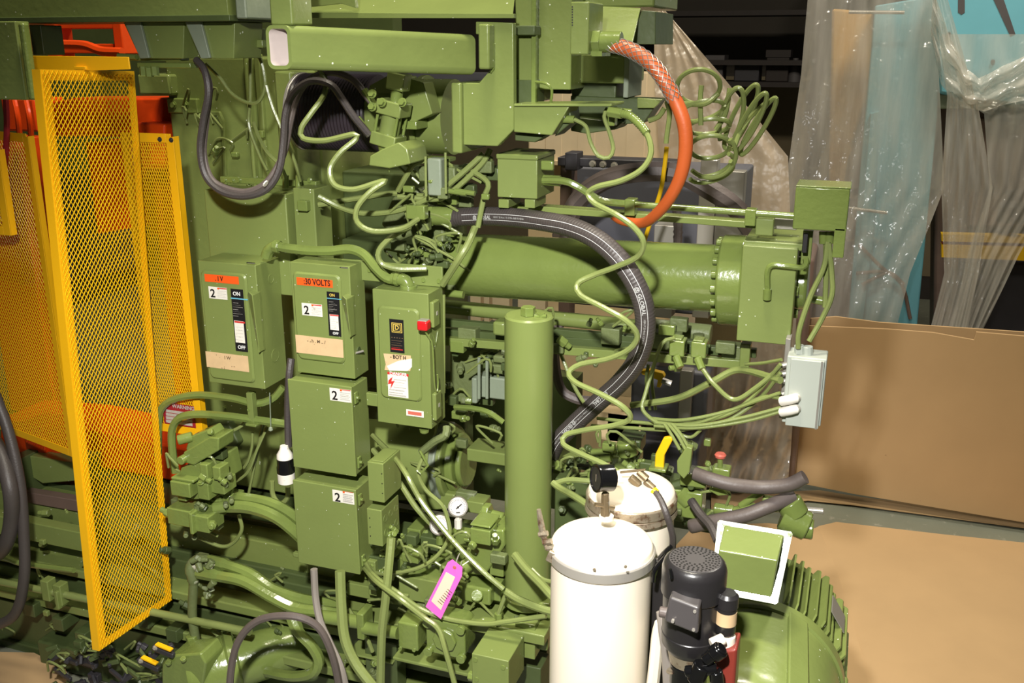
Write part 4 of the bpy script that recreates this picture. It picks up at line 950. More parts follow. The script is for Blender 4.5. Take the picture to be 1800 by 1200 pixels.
# ================================================================== HOSES AND LINES
def wave(pts, y0, amp):
    """give a flat list of pixel points depth that swings as a helix does"""
    out = []
    for i, (x, y) in enumerate(pts): out.append((x, y, y0+amp*math.sin(i*1.05)))
    return out
s1 = [(1105, 203, -.03), (1128, 222, -.05), (1142, 248, -.08), (1143, 275, -.1), (1125, 300, -.12), (1090, 318, -.13), (1050, 328, -.13), (1034, 340, -.12), (1045, 357, -.14), (1085, 378, -.18), (1115, 400, -.2), (1131, 425, -.2), (1122, 450, -.18), (1085, 468, -.15), (1045, 483, -.13), (1016, 498, -.14), (1020, 518, -.17), (1060, 540, -.2), (1100, 563, -.22), (1120, 588, -.2), (1108, 612, -.18), (1070, 630, -.16), (1020, 640, -.16), (1000, 655, -.17), (1012, 672, -.2), (1055, 692, -.23), (1095, 715, -.24), (1108, 735, -.22), (1080, 747, -.2), (1030, 755, -.19), (995, 764, -.19), (990, 780, -.21), (1020, 797, -.24), (1065, 817, -.27), (1110, 845, -.3), (1150, 880, -.3)]
hose('coiled_air_line', 'long green spiral air line zigzagging down in front of the black hose', s1, 5.2, 'green_hose', cat='air line')
t = T('braided_sleeve', 'finely ribbed green sleeve at the top of the spiral air line', 'fitting', at(1112, 206, -.03))
G().tube(pp([(1090, 199, -.01), (1108, 204, -.03), (1126, 220, -.05), (1137, 234, -.065)]), .0125, 12, step=.003, rf=lambda u: 1+.07*math.sin(u*160)).build('sleeve', 'green_wet', t, smooth=60)
G().cyl(at(1070, 196, .0), at(1094, 200, -.01), .017, n=6).build('nut', 'green_wet', t, .002)
s2 = [(562, 122, .05), (573, 145, .03), (568, 170, .0), (548, 198, -.03), (530, 225, -.05), (533, 243, -.05), (570, 247, -.05), (622, 236, -.03), (625, 245, -.03), (598, 268, -.06), (580, 297, -.08), (588, 325, -.09), (620, 333, -.08), (660, 322, -.05), (678, 318, -.04), (650, 338, -.07), (628, 365, -.09), (628, 390, -.09), (655, 406, -.08), (705, 402, -.02), (735, 385, .05)]
hose('coiled_air_line', 'green spiral air line falling from the open tube past the bellows', s2, 5, 'green_hose', cat='air line')
hose('air_line', 'green air line bending from the ram gland down behind the switch boxes', [(720, 400, .1), (690, 415, .02), (666, 440, -.02), (670, 462, -.02), (700, 472, -.01), (750, 472, .02)], 5, 'green_hose')
hose('green_cable', 'straight green cable slanting from the hose collar behind the safety switch', [(835, 400, .1), (822, 430, .05), (805, 458, .03), (778, 500, .06)], 6.5, 'green_hose', cat='cable')
hose('looped_line', 'thin green U-shaped line hanging under the channel arm', [(1010, 210, .03), (1030, 222, .02), (1038, 250, .0), (1052, 274, -.01), (1070, 277, -.01), (1078, 262, .0), (1072, 235, .02), (1062, 205, .04), (1068, 190, .05)], 3.6, 'green_hose')
hose('bent_wire', 'short thin green hooked line beside the square columns', [(942, 144, .08), (960, 147, .06), (970, 158, .06), (968, 182, .08)], 2.6, 'green_wet', cat='pipe')
# orange hose
OH = [(1062, 77, -.02), (1085, 80, -.03), (1115, 91, -.04), (1145, 112, -.05), (1168, 142, -.05), (1188, 178, -.05), (1203, 220, -.05), (1205, 265, -.04), (1196, 310, -.02), (1176, 350, .02), (1150, 380, .08), (1128, 392, .14), (1095, 388, .2), (1080, 380, .24)]
t = T('orange_hose', 'orange hose with wire-braid grip at the upper right of the press', 'hose', at(1062, 77, 0))
r0 = 12.5*sc(1100, 90, -.04)
G().tube(pp(OH), r0, 20, rf=lambda u: 1.0-.28*max(0, u-.45)/.55).build('hose', 'orange_hose', t)
OS = spline(pp(OH), .004); nb = int(len(OS)*.30); g = G()
X_ = [None]*nb; t0 = (OS[1]-OS[0]).normalized(); x, y, _ = frame(t0)
fr_l = []
for k in range(nb):
    t2 = (OS[k+1]-OS[max(0, k-1)]).normalized(); x = (x-t2*x.dot(t2)).normalized(); fr_l.append((OS[k], x.copy(), t2.cross(x)))
for st in range(8):
    for sg in (1, -1):
        g.tube([c+(xx*math.cos(sg*k*.16+st*math.pi/4)+yy*math.sin(sg*k*.16+st*math.pi/4))*(r0+.0015+.0007*sg) for k, (c, xx, yy) in enumerate(fr_l)], .0011, 4, sm=False)
g.build('wire_braid', 'galvanised', t)['kind'] = 'stuff'
G().cyl(OS[0]-V((.01, 0, 0)), OS[3]+V((.004, 0, 0)), r0*1.1, n=20).build('collar', 'white_label', t, .003)
# looping black cables
hose('black_cable', 'thick black cable looping down past the terminal cabinet, the outer one', [(345, 105, -.05), (360, 125, -.07), (366, 165, -.08), (357, 215, -.08), (352, 265, -.08), (362, 310, -.08), (390, 337, -.08), (430, 345, -.08), (468, 333, -.07), (490, 300, -.05), (498, 250, -.03), (502, 200, -.02), (515, 165, -.01), (545, 143, -.0), (580, 148, .0), (600, 172, .02), (622, 205, .03), (650, 238, .05)], 6.5, 'black_rubber', cat='cable')
hose('black_cable', 'second black cable running beside the outer loop and over the bellows', [(352, 112, -.03), (368, 150, -.05), (362, 215, -.05), (358, 270, -.05), (370, 312, -.06), (395, 330, -.06), (430, 337, -.06), (462, 326, -.05), (484, 300, -.03), (500, 265, .0), (510, 215, .02), (522, 170, .04), (545, 140, .05), (580, 127, .05), (620, 140, .06), (645, 170, .05), (660, 188, .05)], 6, 'grey_rubber', cat='cable')
G().lathe(at(466, 322, -.1), at(478, 331, -.1)-at(466, 322, -.1), [(0, .012), (.004, .012)], 8).build('cable_tie', 'white_label', None)
tag(bpy.data.objects['cable_tie'], 'white cable tie around the looping black cables', 'cable tie')
for x, y, Y, x2, y2, lab in ((650, 238, .05, 628, 208, 'lower'), (660, 188, .05, 640, 158, 'upper')):
    o = G().tube([at(x2, y2, Y), at(x, y, Y)], .0125, 10, sm=False).build('hose_connector', 'green_wet', None); tag(o, '%s green cable connector at the tilted tie-rod cylinder' % lab, 'fitting')
for i, (pts, lab) in enumerate((
    ([(440, 88, .2), (440, 170, .2), (438, 220, .2), (455, 270, .18), (470, 300, .16)], 'thin green line dropping to the terminal cabinet, leftmost'),
    ([(447, 88, .15), (460, 110, .15), (466, 150, .15), (455, 178, .15), (435, 180, .15), (408, 165, .15), (385, 135, .15), (362, 112, .15)], 'thin green line sagging in a loop under the top beam'),
    ([(468, 150, .12), (478, 185, .12), (488, 210, .12), (505, 250, .12), (520, 290, .14), (528, 318, .18)], 'thin green line passing behind the black cables to the cabinet'),
    ([(446, 215, .2), (455, 240, .18), (470, 268, .15), (492, 290, .14), (503, 312, .18)], 'thin green line bowing into the second cabinet gland'),
    ([(412, 38, .1), (425, 60, .1), (440, 90, .1)], 'short green line between top beam and cable bracket'))):
    hose('thin_line', lab, pts, 3.2, 'green_hose', n=6)
t = T('cable_bracket', 'small green bracket holding lines beside the open tube', 'bracket', at(440, 90, .05))
pb(412, 70, 462, 84, .05, .1).build('arm', 'green_paint', t, .003); pb(414, 84, 436, 100, .1, .06).build('block', 'green_wet', t, .003); pb(432, 50, 455, 72, .15, .05).build('plate', 'green_dark', t, .003)
hose('conduit', 'fat green bent conduit from the left switch box to the safety switch', [(470, 452, .05), (474, 440, .05), (485, 433, .05), (505, 436, .05), (540, 440, .05), (580, 441, .05), (615, 438, .05), (640, 447, .04), (660, 470, .03), (680, 488, .03), (700, 492, .03)], 8.5, 'green_wet', cat='conduit')
t = T('conduit_elbow', 'green elbow fitting where the fat conduit enters the safety switch', 'fitting', at(715, 505, .03))
G().tube(pp([(690, 489, .03), (702, 490, .03), (714, 494, .03), (718, 505, .03)]), .022, 14).build('elbow', 'green_wet', t)
G().cyl(at(695, 488, .03), at(703, 490, .03), .027, n=10).build('nut', 'green_wet', t, .003); G().cyl(at(718, 500, .03), at(718, 508, .03), .03, n=20).build('nut', 'green_wet', t, .003)
t = T('conduit_elbow', 'lumpy green elbow at the top right corner of the left switch box', 'fitting', at(470, 455, .05))
G().tube(pp([(468, 452, .05), (472, 440, .05), (484, 432, .05), (492, 433, .05)]), .0205, 12).build('elbow', 'green_wet', t); G().cyl(at(482, 432, .05), at(492, 434, .05), .025, n=8).build('nut', 'green_wet', t, .003)
hose('pipe_bend', 'green bent pipe rising and turning right at the lower left, the upper one', [(278, 800, .1), (279, 745, .1), (284, 718, .1), (305, 702, .1), (350, 694, .1), (410, 700, .1), (450, 709, .1), (480, 700, .12), (498, 680, .14)], 6.5, 'green_wet', cat='pipe')
hose('pipe_bend', 'green bent pipe rising and turning right at the lower left, the lower one', [(308, 830, .05), (303, 790, .05), (303, 755, .05), (315, 735, .05), (345, 728, .05), (400, 731, .06), (460, 739, .08), (512, 746, .1)], 7, 'green_wet', cat='pipe')
hose('thin_line', 'thin green line arching from the valve stack to the pipe bracket', [(375, 760, .1), (400, 760, .1), (425, 748, .12), (432, 735, .15)], 3, 'green_hose')
for i, (pts, lab) in enumerate((
    ([(395, 845, .15), (430, 820, .15), (442, 790, .15), (444, 760, .15)], 'thin green line beside the machine column, nearest the valve stack'),
    ([(400, 855, .14), (435, 830, .15), (452, 790, .16), (470, 750, .2)], 'thin green line beside the machine column, the middle one'),
    ([(437, 868, .2), (445, 830, .2), (455, 780, .2), (462, 745, .2)], 'thin green line beside the machine column, nearest the fuse holder'))):
    hose('thin_line', lab, pts, 2.6, 'green_hose', n=6)
t = T('pipe_bracket', 'upright green strap holding the two bent pipes below the left switch box', 'bracket', at(440, 750, .08))
pb(432, 690, 447, 750, .06, .03).build('strap', 'green_paint', t, .002); p = at(437, 720, .06); G().cyl(p, p-V((0, .003, 0)), .006, n=10).build('rivet', 'green_wet', t); pb(431, 744, 450, 751, .04, .06).build('foot', 'green_wet', t, .002)
t = T('paint_drip_rod', 'very thin wire with a small blob hanging below the left switch box', 'wire', at(476, 760, .1))
G().cyl(at(474, 690, .06), at(476, 752, .06), .0022, n=6).build('wire', 'green_grey', t); G().lathe(at(476, 758, .06), (0, 0, 1), [(0, .003), (.006, .009), (.016, .007), (.02, .002)], 12).build('blob', 'green_grey', t)
# fuse holder
hose('power_lead', 'black lead running down behind the middle switch box to a white connector', [(512, 630, .0), (508, 665, -.02), (506, 720, -.02), (507, 785, -.03)], 6.5, 'black_rubber', cat='cable')
t = T('inline_connector', 'white and black inline connector hanging left of the junction boxes', 'connector', at(507, 850, -.05))
p = at(504, 847, -.05); h = (at(504, 785, -.05).z-p.z); r_ = 15*sc(505, 830, -.05)
G().lathe(p, (0, 0, 1), [(0, r_), (h*.28, r_*1.02)], 24).build('white_end', 'white_label', t, .002)
G().lathe(p+V((0, 0, h*.28)), (0, 0, 1), [(0, r_*1.04), (h*.16, r_*1.04), (h*.2, r_*.96), (h*.4, r_*.96)], 24).build('black_barrel', 'black_gloss', t, .001)
G().lathe(p+V((0, 0, h*.68)), (0, 0, 1), [(0, r_*.95), (h*.12, r_*.9), (h*.24, r_*.55), (h*.34, r_*.45)], 24).build('white_cap', 'white_label', t)
hose('wire_loop', 'thin green hooked line under the inline connector', [(478, 845, .1), (480, 870, .1), (492, 885, .1), (505, 875, .1), (506, 855, .1)], 4.5, 'green_hose', cat='pipe')
# big hoses low left pairs
for pts, lab, r_ in (
    ([(385, 900, .05), (412, 876, .02), (440, 876, .0), (480, 885, -.01), (515, 905, 0), (560, 945, .05)], 'fat green hose leaving the valve stack to the right, upper one of the pair', 9),
    ([(370, 890, .0), (400, 890, -.02), (440, 892, -.03), (480, 905, -.03), (515, 930, -.02), (560, 975, .05)], 'fat green hose leaving the valve stack to the right, lower one of the pair', 11),
    ([(368, 985, .0), (400, 993, -.02), (440, 1008, -.03), (480, 1035, -.04), (530, 1052, -.03), (580, 1062, .0), (640, 1090, .1)], 'fat green hose from the rusty elbow cluster, upper one', 9.5),
    ([(350, 1005, -.04), (385, 1012, -.05), (430, 1022, -.07), (480, 1050, -.08), (520, 1068, -.07), (575, 1075, -.05), (640, 1085, .05)], 'fat green hose from the rusty elbow cluster, lower one', 10),
    ([(510, 1075, -.06), (525, 1110, -.08), (548, 1135, -.08), (560, 1160, -.08), (550, 1182, -.08), (515, 1188, -.05), (470, 1180, .0)], 'green hose hooking back under the round pump casing', 10)):
    hose('hydraulic_line', lab, pts, r_, 'green_wet', rf=lambda u: 1+.18*(u < .12))
hose('thin_line', 'thin green line looping below the valve stack', [(420, 905, .05), (425, 930, .05), (412, 952, .05), (390, 960, .04), (350, 945, .02)], 3.4, 'green_hose')
# black loop far left
for pts, lab, r_ in (([(-20, 760, -.1), (2, 800, -.15), (18, 860, -.2), (20, 915, -.2), (8, 960, -.2), (-20, 985, -.15)], 'thick black hose loop at the left edge, the inner one', 13),
                     ([(-10, 690, -.1), (15, 760, -.12), (35, 850, -.15), (42, 940, -.18), (42, 1020, -.2), (25, 1080, -.2), (-20, 1105, -.2)], 'thick brown-black hose loop at the left edge, the outer one', 9.5)):
    hose('rubber_hose', lab, pts, r_, 'black_rubber', n=14)
# grey cables lower middle
hose('grey_conduit', 'light grey conduit dropping from the lowest junction box', [(552, 1000, -.15), (555, 1050, -.16), (563, 1092, -.18), (580, 1130, -.2), (600, 1175, -.22), (612, 1230, -.22)], 6.5, 'cable_grey', cat='conduit')
hose('grey_cable', 'brown-grey cable looping in an arch at the bottom edge', [(402, 1260, -.35), (406, 1180, -.35), (420, 1125, -.35), (455, 1090, -.34), (510, 1082, -.33), (555, 1098, -.3), (580, 1140, -.28), (595, 1200, -.26), (600, 1260, -.26)], 6.5, 'grey_rubber', cat='cable')
hose('green_cable', 'thick green cable curving down from the lowest junction box, left one', [(598, 1003, -.14), (600, 1060, -.17), (606, 1120, -.2), (625, 1165, -.22), (655, 1205, -.24), (690, 1250, -.24)], 9.5, 'green_hose', cat='cable')
hose('green_cable', 'green cable hanging straight down from the outlet box', [(688, 945, -.15), (683, 1000, -.19), (677, 1060, -.22), (671, 1120, -.23), (668, 1250, -.24)], 8, 'green_hose', cat='cable')
hose('thin_line', 'thin green line drooping behind the thick cables', [(612, 1070, -.05), (640, 1110, -.05), (655, 1145, -.05)], 4, 'green_hose')
for pts, lab, r_ in (
    ([(655, 765, .1), (690, 800, -.02), (712, 830, -.12), (740, 880, -.14), (775, 925, -.16), (810, 965, -.17), (850, 1005, -.18), (885, 1035, -.18)], 'green line slanting down across the gauges to the column foot', 4.4),
    ([(655, 790, .1), (700, 845, .02), (730, 890, .0), (762, 925, .0)], 'green line ending behind the left gauge', 5),
    ([(745, 800, .0), (735, 830, -.02), (748, 860, -.02), (775, 885, -.03), (785, 905, -.03), (790, 940, -.04), (770, 975, -.06), (735, 998, -.08), (680, 1008, -.08), (655, 1005, -.06)], 'green line looping from the conduit elbow round to the junction box', 3.8),
    ([(640, 985, -.03), (662, 1015, -.15), (700, 1042, -.2), (740, 1070, -.2), (790, 1088, -.2), (850, 1096, -.2), (890, 1092, -.2), (960, 1082, -.2)], 'glossy green line sweeping under the pink tag to the filter', 4.2),
    ([(638, 995, -.03), (662, 1022, -.2), (700, 1050, -.26), (745, 1085, -.27), (770, 1105, -.28), (782, 1140, -.3), (800, 1205, -.3)], 'thin green line dropping over the square flange to the bottom edge', 4.4),
    ([(905, 975, -.15), (925, 1000, -.2), (950, 1025, -.25), (975, 1052, -.3), (1000, 1075, -.3)], 'pale lit green hose slanting from the column into the filter canister', 7.5),
    ([(935, 1000, -.1), (955, 1018, -.12), (985, 1025, -.15)], 'thin green line beside the pale slanting hose', 4),
    ([(890, 1040, -.16), (915, 1055, -.18), (960, 1072, -.2), (1000, 1078, -.2)], 'wrapped green hose from the column foot toward the filter', 7),
    ([(972, 848, -.12), (985, 858, -.14), (1010, 872, -.2), (1045, 895, -.25)], 'green hose passing behind the filters, short lower stretch', 6),
    ([(975, 850, -.12), (1000, 843, -.12), (1045, 846, -.12), (1080, 850, -.1)], 'green hose passing behind the filters, upper stretch', 5)):
    hose('air_line', lab, pts, r_, 'green_hose')
for pts, lab in (([(740, 795, -.0), (765, 775, -.0), (783, 765, -.0), (785, 750, .02)], 'wrapped green pigtail under the safety switch'),):
    hose('wrapped_hose', lab, pts, 7, 'green_rough')
t = T('wire_bracket', 'bent green strap bracket below the safety switch', 'bracket', at(745, 830, -.05))
G().tube(pp([(738, 792, -.05), (752, 818, -.05), (740, 832, -.05), (733, 826, -.05)]), .005, 6, sm=False).build('strap', 'green_wet', t)

# green coil at the upper right
def ellipse(cx, cy, a, b, rot, Y, a0=0, a1=360, n=20, dy=.05):
    o = []
    for i in range(n+1):
        q = math.radians(a0+(a1-a0)*i/n); x = a*math.cos(q); y = b*math.sin(q); c, s = math.cos(rot), math.sin(rot)
        o.append((cx+x*c-y*s, cy+x*s+y*c, Y+dy*math.sin(q)))
    return o
coil = [(1228, 152, 38, 30, -.1, 95, 420, 'biggest upper loop'), (1232, 195, 42, 16, -.25, 0, 350, 'second loop down'), (1245, 222, 38, 13, -.1, 10, 360, 'third loop down'), (1248, 258, 36, 20, -.1, 0, 350, 'fourth loop down'),
        (1250, 272, 44, 40, -.2, -30, 150, 'outermost lower sweep'), (1250, 300, 40, 18, -.3, -20, 170, 'lowest sweep'), (1255, 290, 36, 16, -.4, -30, 150, 'sweep just inside the lowest'),
        (1303, 205, 14, 62, .45, 80, 420, 'steep loop left of the fan'), (1318, 215, 12, 58, .5, 100, 430, 'steep loop in the middle of the fan'), (1333, 222, 10, 58, .55, 60, 420, 'steep outermost loop of the fan'), (1286, 205, 18, 52, .25, 120, 400, 'narrow loop where coils meet the fan')]
for i, (cx, cy, a, b, r_, a0, a1, lab) in enumerate(coil):
    hose('coiled_air_line', 'coiled green air line by the tan tarp, %s' % lab, ellipse(cx, cy, a, b, r_, .25+.03*(i % 4), a0, a1), 4.2, 'green_hose', cat='air line', group='coiled green air lines at the upper right')
for pts, lab in (([(1233, 150, .25), (1231, 175, .25), (1232, 220, .25)], 'upright dark stub between the loops'), ([(1283, 155, .3), (1275, 200, .3), (1258, 228, .3)], 'pale bar crossing down through the loops'),
                 ([(1205, 183, .25), (1240, 182, .22), (1262, 165, .24)], 'thick connector feeding the biggest loop'), ([(1172, 176, .25), (1185, 180, .24), (1205, 183, .25)], 'short link from the channel arm'),
                 ([(1172, 178, .25), (1177, 200, .25), (1172, 240, .25), (1171, 252, .25)], 'strand dropping to the yellow cord'), ([(1290, 262, .25), (1300, 235, .27), (1320, 205, .3), (1345, 182, .32)], 'straight strand at the right of the fan'),
                 ([(1140, 212, .3), (1158, 205, .3), (1168, 190, .3)], 'curl under the second channel arm')):
    hose('air_line', 'green air line, ' + lab, pts, 4.6, 'green_hose', cat='air line')
hose('hanging_rope', 'thin yellow cord hanging behind the orange hose', [(1172, 258, .8), (1167, 300, .8), (1160, 340, .8), (1140, 400, .8), (1128, 440, .8)], 4, 'yellow_handle', cat='cord')
hose('conduit', 'green conduit curving from the sensor box to the rail', [(950, 317, .16), (990, 318, .14), (1012, 326, .14), (1035, 340, .15), (1055, 352, .17), (1080, 356, .2), (1105, 358, .2)], 6.5, 'green_wet', cat='conduit')
for pts, lab in (([(560, 345, .1), (600, 365, .12), (640, 375, .12), (700, 370, .12), (760, 345, .12), (800, 315, .12), (850, 270, .15)], 'green cable sweeping from the terminal cabinet up to the plates'),
                 ([(560, 360, .12), (620, 350, .15), (690, 340, .15), (745, 345, .15)], 'second green cable behind the sweeping one'),
                 ([(700, 345, .12), (760, 350, .13), (790, 340, .13), (845, 290, .15), (862, 262, .16)], 'green cable beside the solenoid valve'),
                 ([(830, 300, .15), (858, 322, .12), (850, 350, .12), (840, 400, .1)], 'fat green cable dropping behind the sensor box'),
                 ([(700, 335, .1), (715, 308, .08), (728, 288, .08), (745, 282, .1)], 'green cable rising to the solenoid valve cap')):
    hose('green_cable', lab, pts, 5, 'green_hose', cat='cable')
for pts, lab in (([(735, 300, .05), (736, 385, .05)], 'a'),): pass

# cable bundle to grey box
ends = [(1372, 640), (1372, 655), (1372, 668), (1372, 690), (1374, 700), (1374, 716), (1376, 722)]
starts = [[(1050, 735, .2), (1120, 742, .15), (1200, 745, .12), (1280, 728, .1), (1330, 690, .12)], [(1040, 748, .2), (1110, 752, .15), (1190, 755, .12), (1275, 740, .1), (1335, 700, .12)], [(1110, 712, .3), (1190, 700, .25), (1250, 672, .22), (1300, 650, .22)],
          [(1170, 745, .12), (1230, 742, .1), (1300, 715, .1)], [(1140, 735, .12), (1200, 738, .1), (1280, 722, .1), (1340, 698, .1)], [(1150, 742, .1), (1220, 748, .08), (1300, 735, .08)], [(1150, 748, .1), (1220, 752, .08), (1310, 740, .08)]]
nmz = ['topmost strand entering the grey box', 'second strand from the top at the grey box', 'thick strand curving up from behind', 'middle strand of the bundle', 'strand just above the grey glands', 'strand entering the upper grey gland', 'lowest strand of the bundle']
for i, (s, e) in enumerate(zip(starts, ends)):
    hose('cable', 'green bundle cable, ' + nmz[i], s+[(e[0], e[1], .08)], 3.2 if i != 2 else 6, 'green_hose', cat='cable')
hose('cable', 'green cable from the right rail valve drooping to the grey box', [(1236, 650, .16), (1255, 675, .12), (1290, 702, .1), (1330, 680, .1), (1372, 645, .1)], 4.2, 'green_hose', cat='cable')
hose('cable', 'green cable curling from the left rail valve down to the bundle', [(1185, 594, .18), (1165, 602, .16), (1150, 640, .15), (1135, 690, .12), (1130, 720, .1), (1160, 745, .1), (1200, 755, .1), (1220, 748, .1)], 3.6, 'green_hose', cat='cable')
hose('cable', 'short pale cable stub at the upper left of the grey box', [(1310, 640, .2), (1340, 638, .15), (1374, 632, .1)], 3, 'green_hose', cat='cable')
for pts, lab in (([(1455, 425, .15), (1448, 470, .13), (1425, 520, .12), (1405, 580, .1), (1403, 612, .1)], 'thin green cable from the end box down to the grey box, left'),
                 ([(1457, 428, .15), (1462, 480, .13), (1462, 520, .12), (1445, 560, .12), (1422, 600, .1)], 'green cable from the end box down to the grey box, right'),
                 ([(1452, 428, .17), (1452, 490, .15), (1450, 540, .14)], 'fat green cable hanging behind the right end box')):
    hose('cable', lab, pts, 4.8, 'green_hose', cat='cable')
# grey junction box
YG = .08
t = T('grey_box', 'light grey junction box standing out before the cardboard', 'junction box', at(1412, 757, YG))
X0, X1, Z0, Z1, d = pc(1384, 625, 1442, 750, YG, None, (1450, 735))
G().box((X0, YG, Z0), (X1, YG+.1, Z1)).build('body', 'grey_cabinet', t, .004)
G().box((X0+.012, YG-.014, Z0-.004), (X1-.006, YG, Z1-.004)).build('lid', 'grey_cabinet', t, .003)
G().box((X1-.016, YG-.017, Z0-.004), (X1-.01, YG-.013, Z1-.004)).build('lid_groove', 'galvanised', t)
G().box((X0-.012, YG+.05, Z0-.006), (X0+.004, YG+.11, Z1+.04)).build('back_plate', 'galvanised', t, .002)
for x, y in ((1405, 620), (1420, 622)): G().cyl(at(x, y+8, YG+.04), at(x, y-14, YG+.04), .016, n=10).build('top_gland', 'grey_cabinet', t, .003)
for y, nm in ((703, 'a'), (722, 'b')):
    G().tube(pp([(1374, y+2, YG-.02), (1385, y, YG-.03), (1397, y-3, YG-.03), (1400, y-4, YG+.0)]), .0155, 12).build('gland_elbow', 'white_label', t)
for y in (640, 655, 668, 690): G().cyl(at(1370, y+3, YG+.03), at(1386, y, YG+.03), .009, n=8).build('side_gland', 'galvanised', t)
# ================================================================== VALVE STACK LOWER LEFT
t = T('valve_stack', 'stepped stack of green hydraulic valve blocks at the lower left', 'valve', at(350, 940, .0))
def blk(x0, y0, x1, y1, Y, d, nm='block', m='green_wet', bv=.004): return pb(x0, y0, x1, y1, Y, d).build(nm, m, t, bv)
# tilted top body
pl([(322, 812), (322, 795), (368, 768), (384, 770), (384, 792), (340, 818)], -.08, .1).build('top_body', 'green_wet', t, .005)
pl([(326, 790), (332, 768), (366, 754), (376, 768), (372, 785), (340, 800)], -.05, .08).build('pilot_valve', 'green_wet', t, .006)
p = at(320, 808, -.09); G().cyl(p+V((0, .03, 0)), p-V((.0, .012, 0)), .017, n=20).build('end_plug', 'green_wet', t, .003)
p = at(318, 772, -.06); G().cyl(p+V((.04, .02, .01)), p-V((.006, .01, .0)), .02, n=12).build('adjuster', 'green_wet', t, .003)
p = at(372, 760, -.05); G().cyl(p, p+V((0, -.012, .01)), .014, n=6).build('plug', 'green_wet', t, .003)
blk(298, 845, 335, 876, -.12, .08); blk(300, 838, 340, 850, -.11, .08, 'block_lid')
pl([(312, 838), (318, 822), (352, 812), (356, 838), (352, 878), (335, 878), (335, 850)], -.07, .1).build('block', 'green_wet', t, .005)
for x in (350, 372): blk(x, 815+(x-350)//4, x+16, 845, -.1, .06, 'coil')
blk(345, 848, 368, 880, -.1, .08); blk(368, 842, 395, 870, -.08, .08)
blk(292, 892, 336, 928, -.12, .12); blk(330, 902, 340, 940, -.14, .12, 'end_plate'); blk(338, 905, 368, 938, -.12, .1); blk(330, 870, 400, 900, -.02, .12)
pl([(350, 800), (392, 800), (402, 842), (356, 850)], .0, .1).build('rear_body', 'green_wet', t, .006)
p = at(374, 920, -.1); G().cyl(p, p-V((-.01, .02, 0)), .018, n=6).build('hex_plug', 'green_wet', t, .003); G().cyl(p-V((-.01, .02, 0)), p-V((-.012, .03, 0)), .011, n=14).build('plug', 'green_wet', t, .002)
p = at(354, 848, -.1); G().hexbolt(p, (0, -.6, 1), .01).build('bolt', 'green_wet', t)
for x, y in ((395, 852), (402, 838), (388, 862), (395, 888), (405, 880), (325, 940), (340, 944)):
    p = at(x, y, -.06); G().cyl(p+V((-.01, .02, 0)), p+V((.014, -.012, .004)), .011, n=6).build('fitting', 'green_rough', t, .003)
G().cyl(at(375, 893, -.05), at(398, 890, -.03), .024, n=8).build('hose_nut', 'green_wet', t, .004); G().cyl(at(392, 873, .0), at(412, 874, .02), .02, n=8).build('hose_nut', 'green_wet', t, .004)

t = T('elbow_cluster', 'rough flaky green and white pipe elbow cluster with upright pipe at the lower left', 'pipe fitting', at(345, 1130, -.05))
G().tube(pp([(368, 985, .0), (345, 985, -.02), (335, 1000, -.04), (340, 1020, -.04), (338, 1080, -.04), (344, 1125, -.04)]), .019, 12, rf=lambda u: 1.25 if u < .35 else 1).build('riser_pipe', 'green_rough', t)
mat('flaky_paint', (128, 136, 104), .55, var=.3, bump=1, bscale=120, dirt=(206, 200, 180), dscale=22, dlo=.5, dhi=.6)
rq = random.Random(4)
for k in range(26):
    x = 340+rq.random()*38; y = 978+rq.random()*30 if k < 16 else 1018+rq.random()*30; r_ = rq.uniform(.008, .017)
    p = at(x, y, -.05+rq.uniform(-.02, .03)); dd = V((rq.uniform(-1, 1), rq.uniform(-1, .3), rq.uniform(-1, 1))).normalized()
    G().cyl(p-dd*r_, p+dd*r_*1.3, r_, r_*rq.uniform(.6, 1), n=rq.choice([6, 7, 8])).build('elbow', rq.choice(['flaky_paint', 'green_rough']), t, .004)
G().cyl(at(337, 1116, -.05), at(339, 1126, -.05), .028, n=6).build('pipe_nut', 'green_wet', t, .004)
t = T('round_pump', 'round green pump casing with two cap screws at the bottom left', 'pump', at(400, 1210, -.15))
c0, c1 = at(330, 1190, -.12), at(560, 1120, .25); R = 52*sc(400, 1180, 0)
ax = (c1-c0); G().lathe(c0, ax, [(0, R*.9), (.02, R), (.16, R*1.02), (.17, R*1.12), (.2, R*1.12), (.21, R*.85), (ax.length, R*.8)], 40).build('casing', 'green_wet', t)
pl([(284, 1166), (300, 1152), (352, 1148), (362, 1166), (352, 1230), (284, 1230)], -.18, .12).build('flange_block', 'green_wet', t, .008)
for x, y in ((297, 1166), (323, 1160)):
    p = at(x, y, -.19); G().cyl(p, p+V((0, -.004, .012)), .012, n=18).cyl(p+V((0, -.004, .011)), p+V((0, -.004, .013)), .006, n=6).build('cap_screw', 'green_wet', t, .001)
G().cyl(at(345, 1130, -.06), at(348, 1148, -.06), .026, n=20).build('neck', 'green_wet', t, .005)

